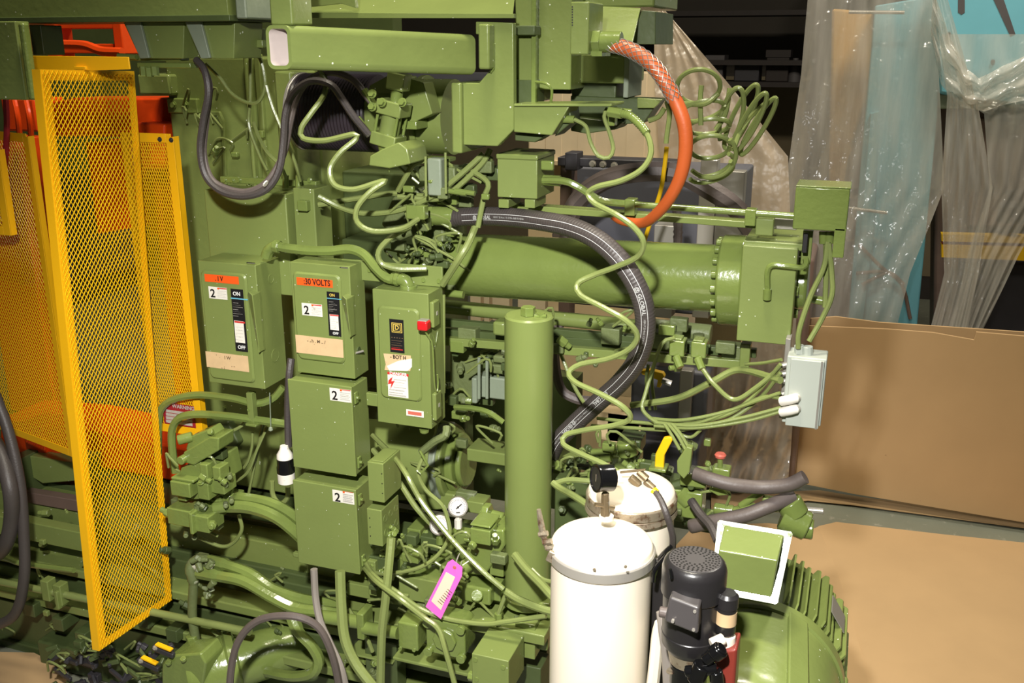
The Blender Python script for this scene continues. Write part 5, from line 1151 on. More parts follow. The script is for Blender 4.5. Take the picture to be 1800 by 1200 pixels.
# ================================================================== MANIFOLD AREA
t = T('manifold_rail', 'green support rails running under the junction boxes', 'rail', at(640, 1200, -.05))
pb(610, 1045, 800, 1062, .02, .1).build('rail', 'green_paint', t, .003)
pb(560, 1078, 700, 1100, .0, .1).build('rail', 'green_paint', t, .003)
pb(690, 1160, 830, 1186, -.15, .12).build('rail', 'green_paint', t, .004)
pb(600, 1062, 960, 1230, .1, .1).build('web', 'green_dark', t)
pb(640, 1120, 700, 1230, .0, .08).build('post', 'green_dark', t, .004)
pb(610, 1150, 690, 1165, -.02, .1).build('rail', 'green_paint', t, .003)
G().cyl(at(560, 1082, -.08), at(645, 1095, -.08), .026, n=16).build('hose_end', 'green_wet', t, .004)
t = T('spool_valve', 'green spool valve with round bar between two end blocks', 'valve', at(680, 1140, -.1))
pb(625, 1078, 640, 1126, -.12, .08).build('end_cap', 'green_wet', t, .005)
G().cyl(at(640, 1103, -.1), at(700, 1112, -.1), .024, n=24).build('bar', 'green_wet', t)
pb(698, 1092, 735, 1146, -.16, .1).build('end_block', 'green_wet', t, .007)
for x, y in ((704, 1139), (728, 1142)):
    p = at(x, y, -.16); G().cyl(p, p-V((0, .004, 0)), .007, n=12).build('screw', 'green_wet', t)
t = T('flange_block', 'square green flange with a socket screw at each corner', 'valve', at(785, 1170, -.2))
X0, X1, Z0, Z1, d = pc(748, 1086, 818, 1160, -.2, None, (840, 1140)); O = rrect(X0, X1, Z0, Z1, .03)
G().prism([V((x, -.2, z)) for x, z in O], (0, .1, 0)).build('body', 'green_wet', t, .004)
cx, cz = (X0+X1)/2, (Z0+Z1)/2
G().cyl((cx, -.2, cz), (cx, -.215, cz), .045, n=8).build('boss', 'green_wet', t, .004)
for i in (-1, 1):
    for j in (-1, 1):
        p = V((cx+i*(X1-X0)*.42, -.2, cz+j*(Z1-Z0)*.42)); G().cyl(p, p-V((0, .018, 0)), .0165, n=20).cyl(p-V((0, .0175, 0)), p-V((0, .0185, 0)), .008, n=6).build('socket_screw', 'green_wet', t, .002)
t = T('solid_block', 'large plain green cube block at the bottom centre, bright on top', 'valve', at(860, 1200, -.3))
X0, X1, Z0, Z1, d = pc(829, 1148, 894, 1225, -.3, None, (920, 1110)); G().box((X0, -.3, Z0), (X1, -.3+.16, Z1)).build('body', 'green_speckled', t, .003)
for i, j in ((.1, .85), (.85, .8), (.12, .3), (.85, .28)):
    p = V((X0+(X1-X0)*i, -.3, Z0+(Z1-Z0)*j)); G().cyl(p, p-V((0, .003, 0)), .009, n=14).build('screw', 'green_wet', t)
p = V((X0, -.28, Z0+(Z1-Z0)*.25)); G().cyl(p, p-V((.02, 0, 0)), .018, n=6).build('side_plug', 'green_wet', t, .003)
pb(905, 1092, 940, 1160, -.12, .06).build('rear_plate', 'green_paint', t, .004); pb(940, 1110, 962, 1145, -.08, .05).build('lug', 'green_wet', t, .006)
pb(880, 1160, 950, 1230, -.05, .1).build('rear_web', 'green_dark', t, .004)
t = T('manifold', 'cluster of green hydraulic manifold blocks behind the pink tag', 'valve', at(800, 1075, -.05))
blk(700, 1010, 775, 1066, -.02, .14, m='green_paint'); blk(690, 1000, 905, 1018, .02, .2, 'top_plate'); blk(800, 1020, 880, 1080, .0, .1, m='green_paint')
blk(640, 975, 700, 1010, .0, .12, m='green_dark')
blk(815, 1028, 862, 1066, -.1, .08, bv=.008); blk(864, 1022, 880, 1058, -.06, .06)
G().cyl(at(838, 1046, -.1), at(838, 1046, -.12), .022, n=24).build('round_face', 'green_wet', t, .004)
pl([(812, 985), (850, 930), (885, 932), (888, 958), (852, 1012), (816, 1008)], -.06, .12).build('slanted_body', 'green_wet', t, .006)
blk(826, 928, 862, 960, -.12, .07, 'valve_head'); pb(826, 920, 862, 930, -.115, .1).build('head_top', 'green_wet', t, .004)
p = at(833, 955, -.13); G().cyl(p, p-V((.004, .016, .006)), .016, n=6).build('hex_plug', 'green_wet', t, .003)
p = at(820, 992, -.08); G().cyl(p+V((.02, .02, .01)), p-V((.01, .02, .008)), .024, n=20).build('knob', 'green_wet', t, .004)
blk(715, 928, 740, 980, .1, .1, 'coil'); blk(738, 942, 770, 975, .05, .1, 'coil', 'green_dark'); blk(705, 972, 735, 992, -.04, .08); p = at(722, 968, -.02); G().cyl(p, p+V((0, 0, .03)), .01, n=8).build('stud', 'green_wet', t)
blk(690, 935, 715, 985, .1, .1, 'coil', 'green_dark'); blk(675, 955, 695, 980, -.02, .06)
G().cyl(at(845, 905, .05), at(885, 915, .05), .03, n=20).build('pipe_union', 'green_wet', t, .005); G().cyl(at(850, 900, .03), at(862, 902, .03), .037, n=6).build('union_nut', 'green_wet', t, .004)
blk(860, 985, 885, 1015, -.05, .08); blk(790, 935, 822, 960, .1, .06)
blk(820, 880, 850, 905, .2, .08, 'lug', 'green_paint')
for k in range(26):
    x = random.uniform(650, 880); y = random.uniform(935, 1010); p = at(x, y, random.uniform(-.02, .12)); r_ = random.uniform(.009, .018)
    dd = V((random.uniform(-.7, .7), random.uniform(-.8, .1), random.uniform(.0, .9))).normalized()
    G().cyl(p, p+dd*r_*2.2, r_, n=6).cyl(p+dd*r_*2.2, p+dd*r_*3.2, r_*.6, n=10).build('fitting', 'green_wet', t, .003)
q = [at(745, 1072, -.16), at(960, 1100, -.16)]; zt_ = q[0].z
G().box((at(800, 1085, -.14).x, -.14, zt_-.06), (at(960, 1100, -.12).x, .12, zt_-.02)).build('ledge', 'green_paint', t, .004)
blk(905, 1050, 965, 1075, -.05, .1, m='green_paint')

# gauges
def gauge(label, x, y, Y, rp, stem, ang, face='steel'):
    t = T('pressure_gauge', label, 'gauge', at(x, y+rp+8, Y)); c = at(x, y, Y); R = rp*sc(x, y, Y); d = (CAMP-c).normalized(); d = (d+V((0, 0, -.25))).normalized()
    G().lathe(c-d*.03, d, [(0, R*.8), (.004, R*.92), (.03, R*.94), (.034, R), (.039, R), (.04, R*.86), (.0375, R*.84)], 36).build('case', 'steel', t)
    G().lathe(c+d*.0068, d, [(0, R*.85), (.0017, R*.85)], 32).build('dial', 'dial_white', t)
    u, v = d.cross(V((0, 0, 1))).normalized()*-1, None; v = d.cross(u)*-1; v = v if v.z > 0 else -v; u = u if u.dot(RT) > 0 else -u
    g = G()
    for k in range(22):
        q = math.radians(225-270*k/21); a = u*math.cos(q)+v*math.sin(q); g.beam(c+d*.0092+a*R*.66, c+d*.0092+a*R*.78, .0012, .0006, up=d)
    g.build('scale_marks', 'ink_black', t, smooth=0)
    q = math.radians(ang); a = u*math.cos(q)+v*math.sin(q); G().beam(c+d*.0105-a*R*.25, c+d*.0105+a*R*.5, .0035, .001, up=d).cyl(c+d*.007, c+d*.0115, R*.1, n=12).build('needle', 'ink_black', t)
    G().beam(c+d*.0092-v*R*.55-u*R*.2, c+d*.0092-v*R*.55+u*R*.2, .004, .0006, up=d).build('print', 'ink_black', t, smooth=0)
    G().cyl(c-V((0, 0, R*.9)), c-V((0, 0, R+stem*.6)), .009, n=8).cyl(c-V((0, 0, R+stem*.3)), c-V((0, 0, R+stem)), .014, n=6).build('stem', 'white_label' if face == 'w' else 'green_wet', t)
gauge('round steel pressure gauge with white dial, the upper right of the pair', 805, 890, .05, 17.5, .05, 40, 'w')
gauge('round steel pressure gauge, lower left of the pair, crossed by a green line', 773, 922, .0, 18, .04, 110)
# pink tag
mat('tag_paper', (246, 214, 190), .6, var=.05)
t = T('pink_tag', 'bright pink paper tag with a pale printed label tied to the valve line', 'tag', at(780, 1085, -.24))
Q = [(795, 983), (813, 997), (812, 1012), (775, 1088), (748, 1066), (787, 988)]
G().prism([at(x, y, -.24) for x, y in Q], (0, .0012, 0)).build('card', 'pink_tag', t, smooth=0)
G().prism([at(x, y, -.2412) for x, y in ((784, 1005), (800, 1014), (775, 1072), (758, 1056))], (0, .0006, 0)).build('paper_label', 'tag_paper', t, smooth=0)
bpy.data.objects[-1] if False else None
for i in range(7):
    f = i/7; x = 790-20*f; y = 1038+24*f
    G().beam(at(x-3.5, y-3, -.2424), at(x+4.5, y+4, -.2424), .0022, .0004, up=(0, 1, 0)).build('print_bar', 'ink_black' if i % 2 else 'ink_faded', t, smooth=0)
p = at(799, 997, -.2415); G().lathe(p, (0, -1, 0), [(0, .006), (.0008, .006)], 14).build('eyelet', 'copper_red', t)
G().tube(pp([(799, 997, -.243), (803, 985, -.23), (808, 972, -.2), (802, 985, -.21), (808, 997, -.22), (812, 985, -.2)]), .0012, 6).build('tie_wire', 'steel', t)

# ================================================================== FILTER CANISTERS
YW = -.62
def canister(label, cx, cy, rp, Y, zbot, m, dome):
    t = T('filter_canister', label, 'filter', V((at(cx, cy, Y).x, Y, zbot))); c = at(cx, cy, Y); R = rp*sc(cx, cy, Y)
    G().lathe((c.x, Y, zbot), (0, 0, 1), [(0, R*.95), (c.z-zbot-.03, R*.95), (c.z-zbot-.028, R*.97)], 64).build('shell', m, t)
    G().lathe((c.x, Y, c.z-.03), (0, 0, 1), [(0, R*.97), (.004, R), (.03, R), (.034, R*.97)], 64).build('band', 'steel' if dome == 1 else 'steel_rusty', t, .001)
    pr = [(0, R*.97), (.004, R*.955)] + [(.004+dome*.05*(1-(1-q)**2)+.004, R*.95*(1-q**2.2)**.8) for q in [i/12 for i in range(13)]]
    pr = [(0, R*.96), (.006, R*.955)]; H = .03
    for i in range(13): a = i/12*math.pi/2; pr.append((.008+H*math.sin(a)**1.0, R*.95*math.cos(a)**.45 if i < 12 else .0008))
    G().lathe((c.x, Y, c.z+.002), (0, 0, 1), pr, 64).build('lid', m, t, smooth=50)
    return t, c, R
t, c, R = canister('white cylindrical filter canister in the foreground with bright steel clamp band', 1058, 962, 94, YW, .7, 'cream_paint', 1)
W1 = t; cw = c; rw = R
# clamp bolt and lever at left
a = c+V((-R*.98, -.02, -.01)); 
pl([(965, 968), (1000, 985), (1000, 1008), (990, 1006), (985, 1000), (958, 985)], YW-R*.62, .012).build('band_lug', 'steel_rusty', t, .003)
G().tube(pp([(947, 895, YW-.06), (951, 920, YW-.06), (955, 940, YW-.06), (962, 965, YW-.06)]), .006, 8, rf=lambda u: 1+.6*math.sin(u*3.1)).build('clamp_lever', 'steel_rusty', t)
for x, y in ((955, 938), (962, 952), (968, 962)): p = at(x, y, YW-.065); G().cyl(p-V((.012, 0, .004)), p+V((.012, 0, .004)), .008, n=6).build('clamp_nut', 'steel_rusty', t)
for x, y in ((1045, 1002), (1100, 997)):
    p = at(x, y-2, YW-R*.99); G().cyl(p, p-V((0, .004, 0)), .004, n=10).build('rivet', 'steel_rusty', t)
# gauge on lid
G().cyl(at(1066, 910, YW+.02), at(1066, 880, YW+.02), .009, n=12).build('stem', 'steel', t)
G().cyl(at(1066, 912, YW+.02), at(1066, 906, YW+.02), .02, n=16).build('stem_base', 'cream_paint', t)
G().cyl(at(1064, 905, YW+.02), at(1064, 866, YW+.02), .014, .011, n=6).build('block', 'brass_old', t, .002)
G().cyl(at(1046, 886, YW+.0), at(1080, 892, YW+.03), .006, n=8).build('pin', 'brass_old', t)
p = at(1060, 840, YW+.02); dg_ = (-RT*.93 - FW*.36).normalized()
t = T('pressure_gauge', 'black pressure gauge on the foreground white canister, facing left', 'gauge', p-V((0, 0, .035)))
Rg = 24*sc(1060, 840, YW)
G().lathe(p+dg_*-.028, dg_, [(0, Rg*.9), (.003, Rg), (.04, Rg), (.044, Rg*1.04), (.05, Rg*1.04), (.051, Rg*.9), (.048, Rg*.88)], 36).build('case', 'black_gloss', t)
G().lathe(p+dg_*.0195, dg_, [(0, Rg*.89), (.001, Rg*.89)], 32).build('dial', 'black_paint', t)
G().beam(p+dg_*.021-V((0, 0, .02)), p+dg_*.021+V((0, 0, .012)), .003, .001, up=dg_).build('needle', 'steel_rusty', t)
YW2 = -.36
t, c, R = canister('rust-stained white filter canister behind the foreground one', 1110, 868, 80, YW2, .7, 'cream_rust', 0)
G().lathe((c.x, YW2, c.z-.055), (0, 0, 1), [(0, R*.98), (.01, R*1.02), (.022, R)], 48).build('lower_band', 'steel_rusty', t)
for i, (x, y) in enumerate(((1108, 838), (1122, 828), (1134, 845), (1145, 855))):
    p = at(x, y, YW2-.02+.005*i); q = at(x+16, y+14, YW2-.02); G().cyl(p, q, .012-.001*i, n=6 if i % 2 else 14).build('fitting', 'brass_old', t, .002)
G().cyl(at(1109, 862, YW2), at(1109, 842, YW2), .008, n=8).build('riser', 'brass_old', t)
G().beam(at(1090, 830, YW2-.02), at(1135, 825, YW2-.02), .008, .006).build('valve_handle', 'brass_old', t, .002)
hose('drain_hose', 'short black hose with a yellow band from the rear canister valve', [(1150, 862, YW2-.04), (1162, 880, YW2-.07), (1172, 905, YW2-.09), (1182, 940, YW2-.08), (1182, 965, YW2-.06)], 6, 'black_rubber')
o = G().cyl(at(1148, 861, YW2-.04), at(1154, 867, YW2-.045), .0115, n=14).build('yellow_band', 'yellow_handle', None); tag(o, 'yellow band around the short black hose on the rear canister', 'band')
# filter frame post
t = T('filter_stand', 'black sheet stand with oily side plates between the canister and small motor', 'stand', at(1150, 1200, YW))
pl([(1128, 1010), (1146, 985), (1168, 985), (1160, 1260), (1118, 1260)], YW+.08, .02).build('side_plate', 'black_gloss', t, .003)
pl([(1148, 985), (1168, 980), (1178, 1010), (1172, 1260), (1140, 1260)], YW+.02, .01).build('front_plate', 'black_paint', t, .003)
for pts in ([(1150, 1010, YW-.03), (1160, 980, YW-.02), (1180, 960, YW-.02)], [(1148, 1022, YW-.05), (1152, 1000, YW-.05), (1172, 975, YW-.04)]):
    hose('cable', None, pts, 4, 'black_gloss', parent=t)
hose('suction_hose', 'pale translucent hose rising between canister and small motor', [(1140, 1260, YW-.06), (1150, 1180, YW-.06), (1156, 1120, YW-.06), (1162, 1095, YW-.06)], 11, 'cream_paint')
hose('suction_hose', 'grey hose from the small motor terminal box down out of view', [(1162, 1075, YW-.08), (1166, 1110, YW-.09), (1172, 1160, YW-.09), (1176, 1260, YW-.09)], 9, 'cable_grey')

# ================================================================== SMALL BLACK MOTOR
YM = -.8
t = T('filter_pump_motor', 'small black electric motor with perforated round fan cover', 'motor', at(1215, 1150, YM))
c = at(1222, 982, YM); R = 57*sc(1222, 982, YM); zb_ = at(1218, 1140, YM).z; H = c.z-zb_
G().lathe((c.x, YM, c.z-.09), (0, 0, 1), [(0, R*.97), (.003, R), (.065, R), (.08, R*.95), (.088, R*.86), (.09, R*.8)], 56).build('fan_cover', 'black_paint', t)
G().lathe((c.x, YM, zb_), (0, 0, 1), [(0, R*.72), (.02, R*.9), (.05, R*.92), (.052, R*.9), (H-.09, R*.93)], 56).build('casing', 'black_paint', t)
G().lathe((c.x, YM, c.z-.0002), (0, 0, 1), [(0, R*.8), (.0008, R*.79)], 40).build('vent_plate', 'black_grille', t)
g = G()
for rr_, n_ in ((.24, 9), (.34, 14), (.44, 18), (.54, 24), (.64, 28), (.73, 34)):
    for k in range(n_):
        q = 2*math.pi*k/n_+rr_*5; 
        if rr_ < .3: continue
        p = V((c.x+R*rr_*math.cos(q), YM+R*rr_*math.sin(q), c.z)); g.cyl(p, p+V((0, 0, .0012)), .0029, n=6)
g.build('vent_holes', 'ink_black', t, smooth=0)['kind'] = 'stuff'
X0, X1, Z0, Z1, d = pc(1177, 1050, 1228, 1104, YM-R*.9-.03, None, (1235, 1100)); Yb = YM-R*.9-.03
G().prism([V((X0-.01, Yb, Z0)), V((X1, Yb-.01, Z0-.012)), V((X1, Yb-.01, Z1-.006)), V((X0, Yb, Z1+.002))], (0, .06, 0)).build('terminal_cover', 'black_grille', t, .006)
for px_, pz_ in ((X0+.012, Z0+.012), (X1-.01, Z0+.0), (X1-.01, Z1-.018)): G().cyl((px_, Yb-.004, pz_), (px_, Yb-.012, pz_), .004, n=8).build('screw', 'steel', t)
p = at(1168, 1076, YM-.07); G().cyl(p+V((.03, 0, 0)), p-V((.012, 0, .0)), .014, n=8).build('cable_gland', 'grey_rubber', t, .003)
hose('drip', None, [(1178, 1000, YM-R), (1180, 1010, YM-R), (1180, 1016, YM-R)], 3, 'black_gloss', parent=t)
p = at(1281, 1042, YM+.0); G().lathe((p.x, YM-.02, at(1275, 1102, YM).z), (0, 0, 1), [(0, .022), (.004, .0245), (.07, .0245), (.072, .0265), (.1, .0265), (.108, .02)], 28).build('capacitor', 'black_paint', t)
z_ = at(1275, 1085, YM).z; G().lathe((p.x, YM-.02, z_), (0, 0, 1), [(0, .0252), (.034, .0252)], 28).build('capacitor_label', 'tan_label', t)
G().cyl((c.x, YM, zb_-.035), (c.x, YM, zb_+.004), R*.62, R*.72, n=40).build('lower_bell', 'steel_rusty', t)
G().cyl((c.x, YM, zb_-.1), (c.x, YM, zb_-.035), R*.6, n=32).build('coupling', 'black_gloss', t, .006)
for k in range(4):
    p = V((c.x+R*.62*math.cos(.6+1.57*k), YM+R*.62*math.sin(.6+1.57*k), zb_-.09)); G().hexbolt(p+V((0, 0, .03)), (0, 0, 1), .008).build('bolt', 'steel_rusty', t)
t = T('fluid_pump', 'dark red pump head with black fittings below the small motor', 'pump', at(1270, 1200, YM-.02))
pl([(1254, 1145), (1296, 1140), (1290, 1230), (1262, 1230)], YM-.05, .08).build('body', 'red_pump', t, .008)
p = at(1276, 1128, YM-.02); G().lathe(p-V((0, 0, .022)), (0, 0, 1), [(0, .022), (.03, .023), (.042, .022), (.045, .019)], 28).build('cap', 'cream_paint', t)
G().cyl(at(1250, 1132, YM-.07), at(1272, 1122, YM-.05), .014, n=18).build('cream_nipple', 'cream_paint', t, .003)
for a, b, r_ in (((1240, 1160), (1270, 1138), .016), ((1205, 1180), (1262, 1175), .014), ((1222, 1196), (1235, 1168), .022), ((1258, 1178), (1262, 1215), .017), ((1255, 1150), (1268, 1140), .021)):
    G().cyl(at(a[0], a[1], YM-.09), at(b[0], b[1], YM-.09), r_, n=12).build('fitting', 'black_gloss', t, .003)

# ================================================================== BIG ELECTRIC MOTOR
t = T('electric_motor', 'large green finned electric motor at the lower right', 'motor', at(1390, 1200, -.3))
MY0, MY1 = -.64, .12                       # cowl front, rear
mc = V((at(1482, 1200, MY0+.28).x-.27, 0, 0)); 
# centre found from the right and upper silhouettes of the fin ring
MR = .255
pr_ = at(1487, 1130, -.1); MX = pr_.x-MR; MZ = at(1420, 968, -.02).z-MR*.80-.14
MXv = V((MX, 0, MZ))
G().lathe((MX, MY0, MZ), (0, 1, 0), [(0, MR*.55), (.0, MR*.78), (.012, MR*.9), (.035, MR*.96), (.08, MR*.99), (.44, MR*1.0), (.445, MR*.95)], 80).build('fan_cowl', 'green_paint', t)
for k in range(7):
    a = 2*math.pi*k/7+.35; G().beam(V((MX+MR*.25*math.cos(a), MY0-.004, MZ+MR*.25*math.sin(a))), V((MX+MR*.84*math.cos(a), MY0+.02, MZ+MR*.84*math.sin(a))), .05, .012, up=(0, 1, 0)).build('cowl_rib', 'green_paint', t, .006)
for k in range(7):
    a = 2*math.pi*(k+.5)/7+.35; g = G()
    for j in range(-4, 5):
        aa = a+j*.055; g.beam(V((MX+MR*.3*math.cos(aa), MY0-.001, MZ+MR*.3*math.sin(aa))), V((MX+MR*.6*math.cos(aa), MY0-.001, MZ+MR*.6*math.sin(aa))), .006, .004, up=(0, 1, 0))
    g.build('grille_slots', 'ink_black', t, smooth=0)
G().cyl((MX, MY0+.43, MZ), (MX, MY1, MZ), MR*.80, n=64).build('core', 'green_dark', t)
G().lathe((MX, MY0+.38, MZ), (0, 1, 0), [(0, MR*.99), (.004, MR*1.03), (.05, MR*1.03), (.054, MR*.99)], 80).build('cowl_band', 'green_paint', t)
for a_, w_ in ((62, .045),):
    q_ = math.radians(a_); d_ = V((math.cos(q_), 0, math.sin(q_))); s_ = V((-math.sin(q_), 0, math.cos(q_))); o_ = V((MX, 0, MZ))+d_*MR*.98
    G().prism([o_-s_*w_+V((0, MY0+.06, 0)), o_+s_*w_*.4+V((0, MY0+.06, 0)), o_+s_*w_+V((0, MY0+.4, 0)), o_-s_*w_*.4+V((0, MY0+.4, 0))], d_*.014).build('cowl_strip', 'green_paint', t, .004)
nf = 54
for k in range(nf):
    a = 2*math.pi*k/nf
    if -2.6 < a-2*math.pi*(a > math.pi) < -.9: continue
    d_ = V((math.cos(a), 0, math.sin(a))); s_ = V((-math.sin(a), 0, math.cos(a)))
    r1_ = MR*(1.05, 1.0, 1.03, 1.07)[k % 4]; w_ = .006
    P = []
    for yy, r_ in ((MY0+.45, MR*.80), (MY0+.45, r1_*.95), (MY0+.47, r1_), (MY1-.02, r1_), (MY1, r1_*.95), (MY1, MR*.78)):
        P.append(V((MX, yy, MZ))+d_*r_-s_*w_/2)
    G().prism(P, s_*w_).build('fin', 'green_paint', t, smooth=0)
G().lathe((MX, MY1, MZ), (0, 1, 0), [(0, MR*.86), (.03, MR*.86), (.05, MR*.8), (.1, MR*.45), (.16, MR*.4)], 64).build('end_bell', 'green_paint', t)
# side lugs
for z_ in (-.02, -.07, -.12):
    G().hexbolt((MX+MR*1.06, MY0+.40, MZ+z_), (1, 0, 0), .011, .014).build('bolt', 'green_wet', t)
G().box((MX+MR*.92, MY0+.36, MZ-.2), (MX+MR*1.06, MY0+.46, MZ+.03)).build('side_lug', 'green_speckled', t, .008)
a = math.radians(32); d_ = V((math.cos(a), 0, math.sin(a))); s_ = V((-math.sin(a), 0, math.cos(a))); cN = V((MX, -.0, MZ))+d_*MR*1.035
G().prism([cN-s_*.04+V((0, -.07, 0)), cN+s_*.04+V((0, -.07, 0)), cN+s_*.04+V((0, .03, 0)), cN-s_*.04+V((0, .03, 0))], d_*.003).build('name_plate', 'galvanised', t)
G().box((MX-MR, MY0+.45, 0), (MX+MR*.95, MY1, MZ-MR*.7)).build('foot_frame', 'green_dark', t, .01)
# terminal box
t = T('motor_terminal_box', 'green motor terminal box with a painted glint round its lid on the big motor', 'enclosure', at(1320, 1060, -.35))
Q = [at(1263, 915, -.30), at(1393, 936, -.30), at(1366, 1062, -.42), at(1250, 1040, -.42)]
nrm = (Q[1]-Q[0]).cross(Q[3]-Q[0]).normalized(); nrm = nrm if nrm.dot(CAMP-Q[0]) > 0 else -nrm
G().prism(Q, nrm*.008).build('rim', 'green_wet', t, .003)
qc = sum(Q, V())/4
def ins(p, k, h): return qc+(p-qc)*k+nrm*h
top = [Q[0].lerp(Q[1], .1).lerp(Q[3].lerp(Q[2], .1), .07), Q[0].lerp(Q[1], .9).lerp(Q[3].lerp(Q[2], .9), .07), Q[0].lerp(Q[1], .9).lerp(Q[3].lerp(Q[2], .9), .93), Q[0].lerp(Q[1], .06).lerp(Q[3].lerp(Q[2], .06), .93)]
# wedge lid: flat upper half, then a sloping lower half
A0, A1 = top[0]+nrm*.008, top[1]+nrm*.008; D0, D1 = top[3]+nrm*.008, top[2]+nrm*.008
M0 = A0.lerp(D0, .46)+nrm*.075; M1 = A1.lerp(D1, .46)+nrm*.075; 
G().add([A0, A1, D1, D0, M0, M1, A0+nrm*.02, A1+nrm*.02], [(0, 3, 2, 1), (6, 7, 5, 4), (4, 5, 2, 3), (0, 1, 7, 6), (0, 6, 4, 3), (1, 2, 5, 7)]).build('lid', 'green_paint', t, .004)
G().prism([q_-nrm*.0 for q_ in [ins(p, .88, 0) for p in Q]], -nrm*.2).build('box_body', 'green_paint', t, .006)
for p in Q: q_ = qc+(p-qc)*.92+nrm*.008; G().hexbolt(q_, nrm, .007).build('corner_bolt', 'green_wet', t)
mat('rim_glint', (215, 222, 200), .35, var=.3, scale=120, bump=1, bscale=150)  # near-white colour holds the specular highlight along the green lid rim
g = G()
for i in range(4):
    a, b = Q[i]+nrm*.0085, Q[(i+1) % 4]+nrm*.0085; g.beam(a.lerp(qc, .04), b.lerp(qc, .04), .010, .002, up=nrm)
g.build('rim_highlight', 'rim_glint', t)

# ================================================================== RIGHT CLUTTER: hoses, handles, valves
hose('rubber_hose', 'dark grey rubber hose curving right over the motor, the upper one', [(1222, 832, .1), (1250, 842, .08), (1290, 852, .08), (1340, 856, .1), (1385, 852, .1), (1415, 838, .1)], 12, 'grey_rubber', n=16)
hose('rubber_hose', 'dark grey rubber hose curving right over the motor, the lower one', [(1215, 925, .1), (1260, 915, .08), (1310, 905, .08), (1350, 890, .1), (1395, 872, .15)], 12.5, 'grey_rubber', n=16)
hose('rubber_hose', 'black hose dipping behind the motor terminal box', [(1215, 880, .05), (1232, 905, .0), (1250, 925, -.05), (1262, 950, -.1)], 8, 'black_rubber')
t = T('pump_manifold', 'jumble of dark green pump fittings behind the filter canisters', 'pump', at(1180, 930, .1))
def blk2(x0, y0, x1, y1, Y, d, nm='block', m='green_wet', bv=.006): return pb(x0, y0, x1, y1, Y, d).build(nm, m, t, bv)
blk2(1180, 860, 1232, 915, .12, .1); blk2(1072, 800, 1120, 830, .25, .1); blk2(1085, 770, 1125, 800, .28, .1, m='green_dark'); blk2(975, 800, 1060, 812, .2, .08, 'bar', 'green_paint'); blk2(1000, 818, 1060, 832, .2, .06, 'bar', 'green_dark')
blk2(1110, 840, 1230, 870, .2, .1, m='green_dark'); blk2(985, 850, 1080, 900, .25, .1, m='green_dark'); blk2(1195, 830, 1240, 860, .1, .08)
blk2(975, 840, 1030, 1040, .12, .08, 'web', 'green_dark'); blk2(1180, 905, 1260, 940, .2, .1, m='green_dark')
for x, y, x2, y2, r_ in ((1040, 800, 1075, 800, .025), (1100, 775, 1105, 800, .035), (1035, 838, 1060, 834, .02), (1195, 860, 1215, 880, .04), (1210, 845, 1240, 848, .024), (1280, 905, 1330, 895, .025), (1340, 880, 1395, 890, .022), (1375, 905, 1420, 925, .05), (1385, 880, 1400, 905, .045), (1395, 925, 1430, 930, .035), (1300, 890, 1345, 860, .012), (1255, 893, 1290, 898, .02)):
    G().cyl(at(x, y, .15), at(x2, y2, .15), r_, n=12).build('fitting', 'green_wet', t, .005)
for k in range(34):
    x = random.uniform(985, 1250); y = random.uniform(795, 865) if k % 4 else random.uniform(880, 940); p = at(x, y, random.uniform(.12, .3)); r_ = random.uniform(.008, .02)
    dd = V((random.uniform(-.9, .9), random.uniform(-.8, .1), random.uniform(.0, .6))).normalized()
    G().cyl(p, p+dd*r_*2, r_, n=6).cyl(p+dd*r_*2, p+dd*r_*3.2, r_*.6, n=10).build('fitting', random.choice(['green_wet', 'green_dark', 'green_rough']), t, .003)
G().cyl(at(1255, 893, .3), at(1448, 900, .3), .006, n=10).build('steel_rod', 'steel', t)
G().cyl(at(1380, 893, .29), at(1447, 898, .29), .011, n=14).build('steel_tube', 'steel', t)
t = T('ball_valve_handle', 'upright yellow lever handle behind the rear canister', 'handle', at(1160, 830, .05))
G().prism(pp([(1152, 798, .02), (1166, 770, .02), (1180, 768, .02), (1182, 774, .02), (1168, 800, .02), (1166, 832, .02), (1150, 828, .02)]), (0, .02, 0)).build('lever', 'yellow_handle', t, .003)
pb(1140, 822, 1170, 832, .0, .06).build('seat', 'green_wet', t, .003)
t = T('ball_valve_handle', 'small yellow bent lever handle under the black hose', 'handle', at(1150, 670, .5))
G().prism(pp([(1126, 652, .5), (1140, 650, .5), (1165, 656, .5), (1168, 662, .5), (1160, 682, .5), (1154, 680, .5), (1156, 668, .5), (1128, 658, .5)]), (0, .03, 0)).build('lever', 'yellow_handle', t, .003)
G().cyl(at(1164, 668, .5), at(1180, 674, .5), .012, n=8).build('pivot', 'galvanised', t)
for x in (1140, 1150): hose('thin_line', None, [(x, 640, .45), (x-4, 670, .45), (x+2, 720, .45)], 3, 'green_hose', parent=t)
t = T('red_knob_valve', 'small valve with a worn red knob in front of the plastic wrap', 'valve', at(1268, 830, .15))
G().lathe(at(1266, 806, .15), (0, 0, 1), [(0, .008), (.006, .018), (.014, .02), (.02, .015)], 10).build('knob', 'copper_red', t)
G().cyl(at(1266, 834, .15), at(1266, 804, .15), .009, n=10).build('stem', 'green_wet', t); pb(1252, 822, 1282, 845, .13, .05).build('body', 'green_wet', t, .006)
pl([(1250, 855), (1272, 860), (1282, 870), (1262, 872), (1245, 862)], .12, .05).build('tab', 'green_wet', t, .004)
t = T('flag_plate', 'small slanted green plate with thin lines above it near the yellow lever', 'bracket', at(1200, 838, .0))
pl([(1190, 810), (1207, 785), (1217, 788), (1212, 830), (1202, 842), (1190, 830)], .0, .03).build('plate', 'green_speckled', t, .003)
